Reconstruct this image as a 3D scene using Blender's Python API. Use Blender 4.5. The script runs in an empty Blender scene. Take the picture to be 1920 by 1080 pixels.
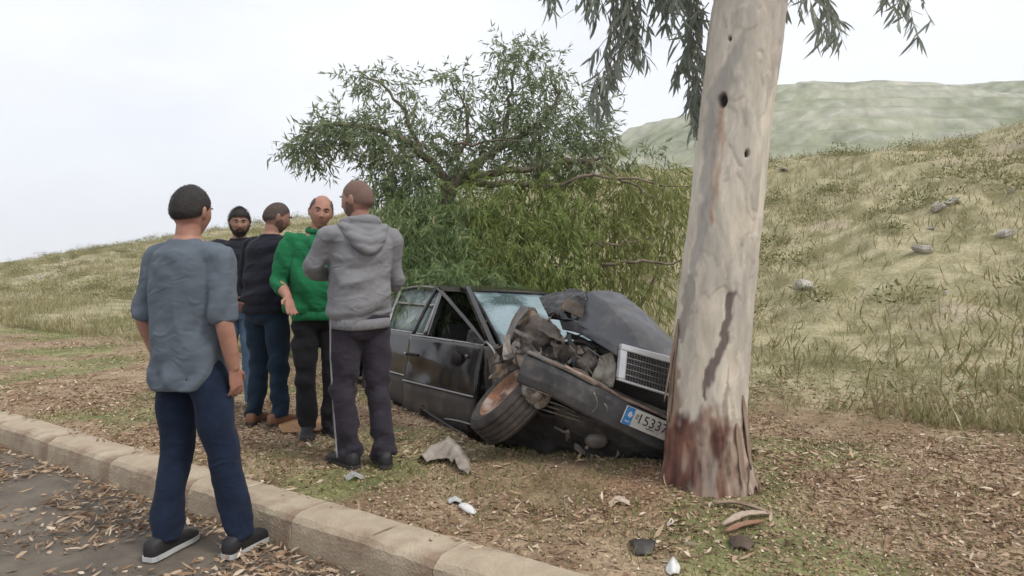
import bpy, math, random
import numpy as np
from mathutils import Vector, Matrix

# ------------------------------------------------------------------ scene, camera, sky, sun, exposure
scene = bpy.context.scene
COL = scene.collection
F = 1200.0          # focal length in photo pixels (photo 1920 wide)
CAMZ = 1.17         # lens height over the verge
HOR = 517.0         # row of the eye-level line
cam_data = bpy.data.cameras.new('camera')
cam = bpy.data.objects.new('camera', cam_data)
COL.objects.link(cam)
cam.location = (0, 0, CAMZ)
cam.rotation_euler = (math.radians(90), 0, 0)
cam_data.sensor_width = 36.0
cam_data.lens = 36.0 * F / 1920.0
cam_data.shift_y = -(540.0 - HOR) / 1920.0
cam_data.clip_start = 0.05
cam_data.clip_end = 6000
scene.camera = cam

SUN_EL, SUN_AZ = math.radians(52), math.radians(125)     # azimuth measured from +Y towards +X
world = bpy.data.worlds.new('World')
scene.world = world
world.use_nodes = True
wn, wl = world.node_tree.nodes, world.node_tree.links
wn.clear()
w_out = wn.new('ShaderNodeOutputWorld')
w_bg = wn.new('ShaderNodeBackground')
w_bg.inputs['Strength'].default_value = 0.10
w_sky = wn.new('ShaderNodeTexSky')
w_sky.sky_type = 'NISHITA'
w_sky.sun_disc = False
w_sky.sun_elevation = SUN_EL
w_sky.sun_rotation = SUN_AZ
w_sky.dust_density = 3.0
w_tc = wn.new('ShaderNodeTexCoord')
w_map = wn.new('ShaderNodeMapping')
w_map.inputs['Scale'].default_value = (1.0, 1.0, 2.4)
w_noise = wn.new('ShaderNodeTexNoise')
w_noise.inputs['Scale'].default_value = 1.6
w_noise.inputs['Detail'].default_value = 5.0
w_noise.inputs['Roughness'].default_value = 0.5
w_ramp = wn.new('ShaderNodeValToRGB')
w_ramp.color_ramp.elements[0].position = 0.30
w_ramp.color_ramp.elements[0].color = (0.66, 0.66, 0.66, 1)
w_ramp.color_ramp.elements[1].position = 0.62
w_ramp.color_ramp.elements[1].color = (0.985, 0.985, 0.985, 1)
w_mix = wn.new('ShaderNodeMix')
w_mix.data_type = 'RGBA'
w_mix.inputs[7].default_value = (8.2, 8.45, 9.0, 1)      # overcast cloud deck
wl.new(w_tc.outputs['Generated'], w_map.inputs['Vector'])
wl.new(w_map.outputs['Vector'], w_noise.inputs['Vector'])
wl.new(w_noise.outputs['Fac'], w_ramp.inputs['Fac'])
wl.new(w_ramp.outputs['Color'], w_mix.inputs[0])
wl.new(w_sky.outputs['Color'], w_mix.inputs[6])
wl.new(w_mix.outputs[2], w_bg.inputs['Color'])
wl.new(w_bg.outputs['Background'], w_out.inputs['Surface'])

sun_data = bpy.data.lights.new('sun', 'SUN')
sun_data.energy = 1.5
sun_data.angle = math.radians(12)
sun_data.color = (1.0, 0.95, 0.87)
sun = bpy.data.objects.new('sun', sun_data)
COL.objects.link(sun)
sun_dir = Vector((math.sin(SUN_AZ) * math.cos(SUN_EL), math.cos(SUN_AZ) * math.cos(SUN_EL), math.sin(SUN_EL)))
sun.rotation_euler = sun_dir.to_track_quat('Z', 'Y').to_euler()

scene.view_settings.view_transform = 'Standard'
scene.view_settings.look = 'None'
scene.view_settings.exposure = 0.45
scene.view_settings.gamma = 1.0
scene.render.engine = 'CYCLES'
scene.cycles.max_bounces = 8
scene.cycles.transparent_max_bounces = 12
scene.cycles.use_denoising = True

# ------------------------------------------------------------------ helpers
RNG = np.random.default_rng(7)

def P(px, py, Y):
    """photo pixel + distance along the view axis -> world point"""
    return np.array([(px - 960.0) / F * Y, Y, CAMZ - (py - HOR) / F * Y])

def _hash(ix, iy, iz, seed):
    h = (ix.astype(np.int64) * 374761393 + iy.astype(np.int64) * 668265263 + iz.astype(np.int64) * 2147483647 + seed * 974634777) & 0xffffffff
    h = ((h ^ (h >> 13)) * 1274126177) & 0xffffffff
    h = h ^ (h >> 16)
    return (h & 0xffff) / 32767.5 - 1.0

def vnoise(p, seed=0):
    p = np.asarray(p, float)
    i = np.floor(p).astype(np.int64)
    f = p - i
    f = f * f * (3 - 2 * f)
    r = 0
    for dx in (0, 1):
        wx = f[:, 0] if dx else 1 - f[:, 0]
        for dy in (0, 1):
            wy = f[:, 1] if dy else 1 - f[:, 1]
            for dz in (0, 1):
                wz = f[:, 2] if dz else 1 - f[:, 2]
                r = r + wx * wy * wz * _hash(i[:, 0] + dx, i[:, 1] + dy, i[:, 2] + dz, seed)
    return r

def fbm(p, octaves=4, seed=0, gain=0.5):
    p = np.asarray(p, float)
    a, r = 1.0, 0
    for k in range(octaves):
        r = r + a * vnoise(p * 2.0 ** k + 17.3 * k, seed + k)
        a *= gain
    return r

def ridged(p, octaves=3, seed=0):
    a, r = 1.0, 0
    for k in range(octaves):
        r = r + a * (1 - 2 * np.abs(vnoise(np.asarray(p) * 2.0 ** k + 9.1 * k, seed + k)))
        a *= 0.5
    return r

def creases(p, fr, seed, k=6):
    """sharp folds, as in crumpled sheet metal or cloth"""
    r_ = np.random.default_rng(seed)
    p = np.asarray(p, float)
    wv = .35 * np.stack([vnoise(p * fr * .6, seed), vnoise(p * fr * .6, seed + 1), vnoise(p * fr * .6, seed + 2)], 1)
    out = 0
    for i in range(k):
        n_ = r_.normal(size=3); n_ /= np.linalg.norm(n_)
        t = (p * fr + wv) @ n_ * r_.uniform(.5, 1.3) + r_.uniform(0, 1)
        out = out + (4 * np.abs(t - np.floor(t) - .5) - 1) * r_.uniform(.4, 1)
    return out / k * 1.6

def sstep(a, b, x):
    t = np.clip((np.asarray(x, float) - a) / (b - a), 0, 1)
    return t * t * (3 - 2 * t)

def wloc(o):
    v = Vector((0, 0, 0))
    while o is not None:
        v += o.location
        o = o.parent
    return v

def np_mesh(name, V, FQ=None, FT=None, smooth=True):
    """mesh from numpy arrays of quads and/or triangles"""
    me = bpy.data.meshes.new(name)
    V = np.asarray(V, np.float32)
    loops, totals = [], []
    if FQ is not None and len(FQ):
        FQ = np.asarray(FQ, np.int32); loops.append(FQ.ravel()); totals.append(np.full(len(FQ), 4, np.int32))
    if FT is not None and len(FT):
        FT = np.asarray(FT, np.int32); loops.append(FT.ravel()); totals.append(np.full(len(FT), 3, np.int32))
    L = np.concatenate(loops); T = np.concatenate(totals)
    S = np.concatenate([[0], np.cumsum(T)[:-1]]).astype(np.int32)
    me.vertices.add(len(V)); me.vertices.foreach_set('co', V.ravel())
    me.loops.add(len(L)); me.loops.foreach_set('vertex_index', L)
    me.polygons.add(len(T)); me.polygons.foreach_set('loop_start', S); me.polygons.foreach_set('loop_total', T)
    if smooth:
        me.polygons.foreach_set('use_smooth', np.ones(len(T), bool))
    me.update(calc_edges=True); me.validate()
    return me

def link(name, me, mat=None, parent=None):
    o = bpy.data.objects.new(name, me)
    COL.objects.link(o)
    if parent is not None:
        o.parent = parent
    if mat is not None:
        me.materials.clear(); me.materials.append(mat)
    return o

def tag(o, label=None, cat=None, group=None, kind=None):
    if label: o['label'] = label
    if cat: o['category'] = cat
    if group: o['group'] = group
    if kind: o['kind'] = kind
    return o

def empty(name, loc, label=None, cat=None, group=None, kind=None):
    o = bpy.data.objects.new(name, None)
    COL.objects.link(o)
    o.location = loc
    o.empty_display_size = 0.2
    return tag(o, label, cat, group, kind)

class MB:
    """collects shapes in WORLD coordinates; build() makes one mesh object under a parent"""
    def __init__(s):
        s.v, s.f, s.n = [], [], 0
    def add(s, V, Fs):
        V = np.asarray(V, float)
        s.v.append(V)
        for f in Fs:
            s.f.append(tuple(int(i) + s.n for i in f))
        s.n += len(V)
        return s
    def box(s, c, size, M=None, taper=1.0):
        hx, hy, hz = np.asarray(size, float) / 2
        V = np.array([[x * (taper if z > 0 else 1), y * (taper if z > 0 else 1), z] for x in (-hx, hx) for y in (-hy, hy) for z in (-hz, hz)])
        if M is not None:
            V = V @ np.asarray(M, float).T
        return s.add(V + np.asarray(c, float), [(0, 1, 3, 2), (4, 6, 7, 5), (0, 4, 5, 1), (2, 3, 7, 6), (0, 2, 6, 4), (1, 5, 7, 3)])
    def rings(s, rings, cap=True):
        n = len(rings[0])
        V = np.concatenate(rings)
        Fs = []
        for k in range(len(rings) - 1):
            for j in range(n):
                a, b = k * n + j, k * n + (j + 1) % n
                Fs.append((a, b, b + n, a + n))
        if cap:
            Fs.append(tuple(range(n))[::-1]); Fs.append(tuple(range((len(rings) - 1) * n, len(rings) * n)))
        return s.add(V, Fs)
    def tube(s, pts, rad, n=8, cap=True, flat=1.0, up=None):
        pts = [np.asarray(p, float) for p in pts]
        if np.isscalar(rad): rad = [rad] * len(pts)
        R = []
        prev = None
        for k, p in enumerate(pts):
            t = pts[min(k + 1, len(pts) - 1)] - pts[max(k - 1, 0)]
            t = t / (np.linalg.norm(t) + 1e-9)
            if prev is None:
                u = np.asarray(up, float) if up is not None else (np.array([0, 0, 1.0]) if abs(t[2]) < 0.9 else np.array([1.0, 0, 0]))
            else:
                u = prev
            u = u - t * np.dot(u, t); u = u / (np.linalg.norm(u) + 1e-9)
            w = np.cross(t, u); prev = u
            a = np.arange(n) * 2 * math.pi / n
            R.append(p + rad[k] * (np.outer(np.cos(a), w) + flat * np.outer(np.sin(a), u)))
        return s.rings(R, cap)
    def grid(s, G, thick=0.0):
        """G: (nu, nv, 3) grid of points; thick makes it a closed sheet"""
        G = np.asarray(G, float)
        nu, nv = G.shape[:2]
        du = np.gradient(G, axis=0); dv = np.gradient(G, axis=1)
        N = np.cross(du, dv); N /= (np.linalg.norm(N, axis=2, keepdims=True) + 1e-9)
        def q(off, flip):
            out = []
            for i in range(nu - 1):
                for j in range(nv - 1):
                    a = off + i * nv + j
                    f = (a, a + nv, a + nv + 1, a + 1)
                    out.append(f[::-1] if flip else f)
            return out
        if thick == 0:
            return s.add(G.reshape(-1, 3), q(0, False))
        V = np.concatenate([(G + N * thick / 2).reshape(-1, 3), (G - N * thick / 2).reshape(-1, 3)])
        m = nu * nv
        Fs = q(0, False) + q(m, True)
        for i in range(nu - 1):
            for j in (0, nv - 1):
                a, b = i * nv + j, (i + 1) * nv + j
                Fs.append((a, a + m, b + m, b) if j == 0 else (a, b, b + m, a + m))
        for j in range(nv - 1):
            for i in (0, nu - 1):
                a, b = i * nv + j, i * nv + j + 1
                Fs.append((a, b, b + m, a + m) if i == 0 else (a, a + m, b + m, b))
        return s.add(V, Fs)
    def ball(s, c, r, nu=12, nv=8, M=None):
        r = np.asarray([r, r, r] if np.isscalar(r) else r, float)
        R = []
        for k in range(nv + 1):
            ph = -math.pi / 2 + math.pi * k / nv
            rr = max(math.cos(ph), 0.02)
            a = np.arange(nu) * 2 * math.pi / nu
            V = np.stack([rr * np.cos(a) * r[0], rr * np.sin(a) * r[1], np.full(nu, math.sin(ph) * r[2])], 1)
            if M is not None: V = V @ np.asarray(M).T
            R.append(V + np.asarray(c, float))
        return s.rings(R)
    def transform(s, fn):
        s.v = [fn(v) for v in s.v]
        return s
    def verts(s):
        return np.concatenate(s.v)
    def mesh(s, name, off=(0, 0, 0), smooth=False):
        me = bpy.data.meshes.new(name)
        me.from_pydata((s.verts() - np.asarray(off, float)).tolist(), [], s.f)
        if smooth:
            me.polygons.foreach_set('use_smooth', np.ones(len(me.polygons), bool))
        me.update()
        return me
    def build(s, name, mat, parent=None, smooth=False, bevel=0.0, segs=2):
        off = np.array(wloc(parent)) if parent is not None else np.zeros(3)
        o = link(name, s.mesh(name, off, smooth), mat, parent)
        if bevel > 0:
            m = o.modifiers.new('bevel', 'BEVEL'); m.width = bevel; m.segments = segs; m.limit_method = 'ANGLE'; m.angle_limit = math.radians(40)
            m.harden_normals = False
        return o

def cr(ctrl, n):
    """Catmull-Rom resample of (k,3) control points into n points"""
    C = np.asarray(ctrl, float)
    k = len(C)
    C = np.concatenate([[2 * C[0] - C[1]], C, [2 * C[-1] - C[-2]]])
    out = []
    for t in np.linspace(0, k - 1 - 1e-6, n):
        i = int(t); f = t - i
        p0, p1, p2, p3 = C[i], C[i + 1], C[i + 2], C[i + 3]
        out.append(0.5 * ((2 * p1) + (-p0 + p2) * f + (2 * p0 - 5 * p1 + 4 * p2 - p3) * f * f + (-p0 + 3 * p1 - 3 * p2 + p3) * f ** 3))
    return np.array(out)

def cr_grid(ctrl, nu, nv):
    rows = np.array([cr(r, nv) for r in ctrl])
    return np.stack([cr(rows[:, j], nu) for j in range(nv)], axis=1)

def lin_grid(ctrl, nu, nv):
    C = np.asarray(ctrl, float)
    def rs(A, n):
        t = np.linspace(0, len(A) - 1, n); i = np.minimum(t.astype(int), len(A) - 2); f = (t - i)[:, None]
        return A[i] * (1 - f) + A[i + 1] * f
    rows = np.array([rs(r, nv) for r in C])
    return np.stack([rs(rows[:, j], nu) for j in range(nv)], axis=1)

# ------------------------------------------------------------------ materials
def mat(name, c1, c2=None, scale=6.0, rough=0.7, metal=0.0, bump=0.0, bscale=60.0, lo=0.35, hi=0.65, detail=6.0, spec=0.4, coat=0.0,
        c3=None, scale3=25.0, amt3=0.5, rough2=None, stretch=None):
    m = bpy.data.materials.new(name)
    m.use_nodes = True
    nt = m.node_tree; N, L = nt.nodes, nt.links
    b = N['Principled BSDF']
    b.inputs['Roughness'].default_value = rough
    b.inputs['Metallic'].default_value = metal
    b.inputs['Specular IOR Level'].default_value = spec
    b.inputs['Coat Weight'].default_value = coat
    b.inputs['Coat Roughness'].default_value = 0.12
    tc = N.new('ShaderNodeTexCoord')
    vec = tc.outputs['Object']
    if stretch is not None:
        mp = N.new('ShaderNodeMapping'); mp.inputs['Scale'].default_value = stretch
        L.new(vec, mp.inputs['Vector']); vec = mp.outputs['Vector']
    if c2 is None:
        b.inputs['Base Color'].default_value = (*c1, 1)
    else:
        n = N.new('ShaderNodeTexNoise'); n.inputs['Scale'].default_value = scale; n.inputs['Detail'].default_value = detail
        n.inputs['Roughness'].default_value = 0.62
        r = N.new('ShaderNodeValToRGB')
        r.color_ramp.elements[0].position = lo; r.color_ramp.elements[0].color = (*c1, 1)
        r.color_ramp.elements[1].position = hi; r.color_ramp.elements[1].color = (*c2, 1)
        L.new(vec, n.inputs['Vector']); L.new(n.outputs['Fac'], r.inputs['Fac'])
        out = r.outputs['Color']
        if c3 is not None:
            n3 = N.new('ShaderNodeTexNoise'); n3.inputs['Scale'].default_value = scale3; n3.inputs['Detail'].default_value = 5
            r3 = N.new('ShaderNodeValToRGB')
            r3.color_ramp.elements[0].position = 0.52; r3.color_ramp.elements[0].color = (0, 0, 0, 1)
            r3.color_ramp.elements[1].position = 0.66; r3.color_ramp.elements[1].color = (amt3, amt3, amt3, 1)
            mx = N.new('ShaderNodeMix'); mx.data_type = 'RGBA'; mx.inputs[7].default_value = (*c3, 1)
            L.new(vec, n3.inputs['Vector']); L.new(n3.outputs['Fac'], r3.inputs['Fac'])
            L.new(r3.outputs['Color'], mx.inputs[0]); L.new(out, mx.inputs[6]); out = mx.outputs[2]
        L.new(out, b.inputs['Base Color'])
        if rough2 is not None:
            mr = N.new('ShaderNodeMapRange'); mr.inputs['From Min'].default_value = lo; mr.inputs['From Max'].default_value = hi
            mr.inputs['To Min'].default_value = rough; mr.inputs['To Max'].default_value = rough2
            L.new(n.outputs['Fac'], mr.inputs['Value']); L.new(mr.outputs['Result'], b.inputs['Roughness'])
    if bump > 0:
        nb = N.new('ShaderNodeTexNoise'); nb.inputs['Scale'].default_value = bscale; nb.inputs['Detail'].default_value = 6
        bp = N.new('ShaderNodeBump'); bp.inputs['Strength'].default_value = bump; bp.inputs['Distance'].default_value = 0.02
        L.new(vec, nb.inputs['Vector']); L.new(nb.outputs['Fac'], bp.inputs['Height']); L.new(bp.outputs['Normal'], b.inputs['Normal'])
    return m

def fabric_mat(name, c, f=1.25, bs=340.0, wr=.55):
    """woven or knitted cloth: mottled colour, fine weave and soft crumple relief"""
    m = mat(name, c, tuple(min(1, v * f) for v in c), scale=9, rough=.95, spec=.12, bump=.2, bscale=bs, lo=.3, hi=.7)
    N, L = m.node_tree.nodes, m.node_tree.links
    b = N['Principled BSDF']
    b.inputs['Sheen Weight'].default_value = .06
    tc = N.new('ShaderNodeTexCoord'); mp = N.new('ShaderNodeMapping'); mp.inputs['Scale'].default_value = (1, 1, 1.8); mp.inputs['Rotation'].default_value = (.3, .4, 0)
    n = N.new('ShaderNodeTexNoise'); n.inputs['Scale'].default_value = 9.0; n.inputs['Detail'].default_value = 3; n.inputs['Distortion'].default_value = 1.2
    n.noise_type = 'RIDGED_MULTIFRACTAL' if hasattr(n, 'noise_type') else 'FBM'
    bp = N.new('ShaderNodeBump'); bp.inputs['Strength'].default_value = wr; bp.inputs['Distance'].default_value = 0.012
    L.new(tc.outputs['Object'], mp.inputs['Vector']); L.new(mp.outputs['Vector'], n.inputs['Vector']); L.new(n.outputs['Fac'], bp.inputs['Height'])
    old = b.inputs['Normal'].links[0].from_node
    L.new(bp.outputs['Normal'], old.inputs['Normal'])
    return m

def island_mat(name, cols, rough=0.75, transl=0.0, spec=0.3):
    """colour picked per loose piece (leaf, blade) from a list"""
    m = bpy.data.materials.new(name)
    m.use_nodes = True
    nt = m.node_tree; N, L = nt.nodes, nt.links
    b = N['Principled BSDF']; b.inputs['Roughness'].default_value = rough; b.inputs['Specular IOR Level'].default_value = spec
    g = N.new('ShaderNodeNewGeometry')
    r = N.new('ShaderNodeValToRGB')
    els = r.color_ramp.elements
    for k, c in enumerate(cols):
        e = els[k] if k < 2 else els.new(0.5)
        e.position = k / max(len(cols) - 1, 1)
    for k, c in enumerate(cols):
        els[k].position = k / max(len(cols) - 1, 1); els[k].color = (*c, 1)
    L.new(g.outputs['Random Per Island'], r.inputs['Fac'])
    L.new(r.outputs['Color'], b.inputs['Base Color'])
    if transl > 0:
        t = N.new('ShaderNodeBsdfTranslucent'); L.new(r.outputs['Color'], t.inputs['Color'])
        mx = N.new('ShaderNodeMixShader'); mx.inputs[0].default_value = transl
        L.new(b.outputs['BSDF'], mx.inputs[1]); L.new(t.outputs['BSDF'], mx.inputs[2])
        L.new(mx.outputs['Shader'], N['Material Output'].inputs['Surface'])
    return m

def attr_mat(name, attr='Col', rough=0.8, bump=0.0, bscale=40.0, var=0.25, vscale=30.0, stretch=None, spec=0.3):
    """albedo from a colour attribute of the mesh, broken up by noise"""
    m = bpy.data.materials.new(name)
    m.use_nodes = True
    nt = m.node_tree; N, L = nt.nodes, nt.links
    b = N['Principled BSDF']; b.inputs['Roughness'].default_value = rough; b.inputs['Specular IOR Level'].default_value = spec
    a = N.new('ShaderNodeAttribute'); a.attribute_name = attr
    tc = N.new('ShaderNodeTexCoord'); vec = tc.outputs['Object']
    if stretch is not None:
        mp = N.new('ShaderNodeMapping'); mp.inputs['Scale'].default_value = stretch
        L.new(vec, mp.inputs['Vector']); vec = mp.outputs['Vector']
    n = N.new('ShaderNodeTexNoise'); n.inputs['Scale'].default_value = vscale; n.inputs['Detail'].default_value = 7; n.inputs['Roughness'].default_value = 0.65
    L.new(vec, n.inputs['Vector'])
    mr = N.new('ShaderNodeMapRange'); mr.inputs['From Min'].default_value = 0.3; mr.inputs['From Max'].default_value = 0.7
    mr.inputs['To Min'].default_value = 1 - var; mr.inputs['To Max'].default_value = 1 + var
    L.new(n.outputs['Fac'], mr.inputs['Value'])
    mx = N.new('ShaderNodeMix'); mx.data_type = 'RGBA'; mx.blend_type = 'MULTIPLY'; mx.inputs[0].default_value = 1.0
    L.new(a.outputs['Color'], mx.inputs[6]); L.new(mr.outputs['Result'], mx.inputs[7])
    L.new(mx.outputs[2], b.inputs['Base Color'])
    if bump > 0:
        nb = N.new('ShaderNodeTexNoise'); nb.inputs['Scale'].default_value = bscale; nb.inputs['Detail'].default_value = 7
        bp = N.new('ShaderNodeBump'); bp.inputs['Strength'].default_value = bump; bp.inputs['Distance'].default_value = 0.02
        L.new(vec, nb.inputs['Vector']); L.new(nb.outputs['Fac'], bp.inputs['Height']); L.new(bp.outputs['Normal'], b.inputs['Normal'])
    return m

def set_color(me, C, name='Col'):
    a = me.color_attributes.new(name, 'FLOAT_COLOR', 'POINT')
    A = np.ones((len(C), 4), np.float32); A[:, :3] = C
    a.data.foreach_set('color', A.ravel())

def mixc(a, b, t):
    t = np.asarray(t)[:, None]
    return np.asarray(a) * (1 - t) + np.asarray(b) * t

def leaves(base, direc, side, length, width, curl, sickle=None):
    """strips of 3 quads: one lanceolate leaf per row of the arrays"""
    n = len(base)
    d = direc / (np.linalg.norm(direc, axis=1, keepdims=True) + 1e-9)
    w = side - d * np.sum(side * d, 1, keepdims=True); w /= (np.linalg.norm(w, axis=1, keepdims=True) + 1e-9)
    nn = np.cross(d, w)
    V = np.zeros((n, 8, 3))
    if sickle is None: sickle = np.zeros(n)
    for k, (t, ww) in enumerate(((0, .18), (.3, 1.0), (.68, .8), (1.0, .06))):
        c = base + d * (length * t)[:, None] + nn * (curl * length * (t - t * t) * 1.6)[:, None] + w * (sickle * length * t * t)[:, None]
        V[:, 2 * k] = c - w * (width * ww * .5)[:, None]
        V[:, 2 * k + 1] = c + w * (width * ww * .5)[:, None]
    q = np.array([[0, 1, 3, 2], [2, 3, 5, 4], [4, 5, 7, 6]])
    Q = (q[None] + (np.arange(n) * 8)[:, None, None]).reshape(-1, 4)
    return V.reshape(-1, 3), Q

def diamonds(base, direc, side, length, width, curl):
    n = len(base)
    d = direc / (np.linalg.norm(direc, axis=1, keepdims=True) + 1e-9)
    w = side - d * np.sum(side * d, 1, keepdims=True); w /= (np.linalg.norm(w, axis=1, keepdims=True) + 1e-9)
    nn = np.cross(d, w)
    V = np.zeros((n, 4, 3))
    m = base + d * (length * .42)[:, None] + nn * (curl * length)[:, None]
    V[:, 0] = base; V[:, 1] = m + w * (width * .5)[:, None]; V[:, 2] = base + d * length[:, None]; V[:, 3] = m - w * (width * .5)[:, None]
    Q = (np.array([[0, 1, 2, 3]])[None] + (np.arange(n) * 4)[:, None, None]).reshape(-1, 4)
    return V.reshape(-1, 3), Q

def unit(n, rng=RNG):
    v = rng.normal(size=(n, 3)); return v / np.linalg.norm(v, axis=1, keepdims=True)

# ------------------------------------------------------------------ the setting: ground, road, kerb, hill
KN = np.array([0.545, 0.839])     # across the kerb, away from the road
KT = np.array([0.839, -0.545])    # along the kerb
K_FRONT, K_BACK, ROAD_Z = 2.02, 2.25, -0.16
CAR_O = np.array([0.433, 5.41]); CAR_YAW = math.radians(33)
CAR_F = np.array([math.sin(CAR_YAW), -math.cos(CAR_YAW)]); CAR_L = np.array([math.cos(CAR_YAW), math.sin(CAR_YAW)])

def ground_h(x, y):
    x = np.asarray(x, float); y = np.asarray(y, float)
    d = KN[0] * x + KN[1] * y
    s = KT[0] * x + KT[1] * y
    p = np.stack([x, y, np.zeros_like(x)], -1).reshape(-1, 3)
    n1 = fbm(p * 1.7, 3, 3).reshape(x.shape); n2 = fbm(p * 0.25, 3, 5).reshape(x.shape)
    edge = sstep(K_BACK, K_BACK + 0.25, d)
    z = 0.018 * n1 * edge - 0.012
    # shallow ditch the car has dropped into
    u = (x - CAR_O[0]) * CAR_F[0] + (y - CAR_O[1]) * CAR_F[1]
    v = (x - CAR_O[0]) * CAR_L[0] + (y - CAR_O[1]) * CAR_L[1]
    dip = sstep(0.75, 0.2, u) * sstep(-4.2, -3.3, u) * sstep(-1.02, -0.82, v) * sstep(1.9, 1.1, v)
    z = z - 0.34 * dip
    z = z + 0.055 * np.exp(-((x - 1.10) ** 2 + (y - 3.62) ** 2) / 0.15) * (1 + 0.5 * n1)
    # bank behind
    top = 5.6 * np.clip(1 + s / 110.0, 0.35, 1.25)
    bank = sstep(5.9, 24.0, d) * 0.45 + np.clip((d - 6.4) / 17.6, 0, 1) * 0.55
    z = z + bank * top * (1 + 0.10 * n2) + 0.10 * n1 * sstep(7.0, 10.0, d)
    far = np.clip((d - 26) / 200.0, 0, 1)
    z = z - far * 8.0
    return z

def axis(parts):
    out = []
    for a, b, n in parts:
        out.append(np.linspace(a, b, n, endpoint=False))
    out.append([parts[-1][1]])
    return np.concatenate(out)

s_ax = axis([(-600, -60, 18), (-60, -14, 46), (-14, -5.5, 60), (-5.5, 2.5, 150), (2.5, 14, 70), (14, 60, 30), (60, 600, 16)])
d_ax = axis([(K_BACK - 0.02, 6.5, 90), (6.5, 14, 70), (14, 30, 50), (30, 120, 24), (120, 900, 14)])
S, D = np.meshgrid(s_ax, d_ax, indexing='ij')
GX = S * KT[0] + D * KN[0]; GY = S * KT[1] + D * KN[1]
GZ = ground_h(GX, GY)
gv = np.stack([GX, GY, GZ], -1).reshape(-1, 3)
nu, nv = S.shape
ii, jj = np.meshgrid(np.arange(nu - 1), np.arange(nv - 1), indexing='ij')
a = (ii * nv + jj).ravel()
gq = np.stack([a, a + nv, a + nv + 1, a + 1], 1)
g_me = np_mesh('verge_ground', gv, gq)
gd = D.ravel()
n_a = fbm(gv * np.array([0.9, 0.9, 0.0]), 4, 11); n_b = fbm(gv * np.array([5.0, 5.0, 0]), 4, 21)
soil = mixc([0.22, 0.145, 0.09], [0.36, 0.27, 0.175], np.clip(0.5 + 0.6 * n_b, 0, 1))
red = sstep(0.7, 0.0, np.hypot(gv[:, 0] - 0.85, (gv[:, 1] - 3.6) * 0.8))
soil = mixc(soil, [0.23, 0.10, 0.05], np.clip(red * (0.7 + 0.5 * n_b), 0, 1) * 0.7)
green = mixc([0.12, 0.145, 0.05], [0.24, 0.25, 0.10], np.clip(0.5 + 0.6 * n_b, 0, 1))
soil = mixc(soil, green, np.clip(sstep(0.15, 0.5, n_a) * 0.8, 0, 1))
bankc = mixc([0.20, 0.185, 0.09], [0.42, 0.37, 0.23], np.clip(0.5 + 0.7 * n_b, 0, 1))
bankc = mixc(bankc, [0.40, 0.34, 0.24], sstep(0.55, 0.9, fbm(gv * np.array([0.7, 0.7, 0.3]), 4, 41)))
set_color(g_me, mixc(soil, bankc, sstep(5.6, 7.2, gd)))
MAT_GROUND = attr_mat('dry_earth', rough=0.95, bump=0.9, bscale=45, var=0.35, vscale=24)
ground = tag(link('ground', g_me, MAT_GROUND), 'brown earth verge rising into a pale dry grass bank', None, None, 'structure')

# road (one sheet) and the land on its far side, behind the camera
MAT_ROAD = mat('asphalt', (0.115, 0.096, 0.076), (0.20, 0.165, 0.125), scale=3.0, rough=0.9, bump=0.6, bscale=160, c3=(0.20, 0.165, 0.12), scale3=1.4, amt3=0.7)
mb = MB()
rs = axis([(-600, -40, 10), (-40, 40, 60), (40, 600, 10)])
rd = np.linspace(-8.0, K_FRONT + 0.05, 24)
RS, RD = np.meshgrid(rs, rd, indexing='ij')
mb.grid(np.stack([RS * KT[0] + RD * KN[0], RS * KT[1] + RD * KN[1], np.full_like(RS, ROAD_Z) + 0.004 * np.sin(RS * 1.3) * np.cos(RD)], -1))
road = tag(mb.build('road', MAT_ROAD, smooth=True), 'grey asphalt road beside the concrete kerb', None, None, 'structure')
mb = MB()
q = [KT * 600 - KN * 8.0, KT * 600 - KN * 300, -KT * 600 - KN * 300, -KT * 600 - KN * 8.0]
mb.add([[p[0], p[1], ROAD_Z - 0.01] for p in q], [(0, 1, 2, 3)])
tag(mb.build('far_field', mat('far_field_soil', (0.25, 0.22, 0.13), (0.36, 0.32, 0.2), scale=0.5, rough=0.95)), 'flat dry field across the road', None, None, 'structure')

# kerb: a run of separate concrete stones
MAT_KERB = mat('kerb_concrete', (0.345, 0.275, 0.195), (0.48, 0.40, 0.295), scale=5.0, rough=0.92, bump=0.45, bscale=70, lo=0.3, hi=0.7, c3=(0.22, 0.145, 0.10), scale3=3.1, amt3=0.75)
kerb = empty('kerb', (0, 0, 0), 'long run of weathered concrete kerb stones along the verge', None, None, 'structure')
def kerb_mesh(seed):
    rng = np.random.default_rng(seed)
    Lk = 0.883
    n = 16
    prof = [(K_FRONT - 0.012, -0.30), (K_FRONT - 0.012, -0.06), (K_FRONT - 0.006, -0.020), (K_FRONT + 0.012, 0.002), (K_FRONT + 0.05, 0.013), (K_FRONT + 0.14, 0.018), (K_BACK - 0.025, 0.015), (K_BACK, 0.004), (K_BACK, -0.30)]
    R = []
    for k in range(n + 1):
        s = -Lk / 2 + Lk * k / n
        e = 1 - 0.005 * (1 if k in (0, n) else 0)
        ring = []
        for (dd, zz) in prof:
            jx = rng.normal() * 0.0022
            ring.append([s, (dd - 2.135) * e + jx, zz - (0.003 if k in (0, n) else 0) + rng.normal() * 0.0018])
        R.append(np.array(ring))
    return MB().rings(R).mesh('kerb_stone', smooth=False)
kmeshes = [kerb_mesh(60 + k) for k in range(4)]
ang = math.atan2(KT[1], KT[0])
s0 = KT[0] * -1.06 + KT[1] * 3.094        # joint seen left of centre
rk = random.Random(5)
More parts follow.
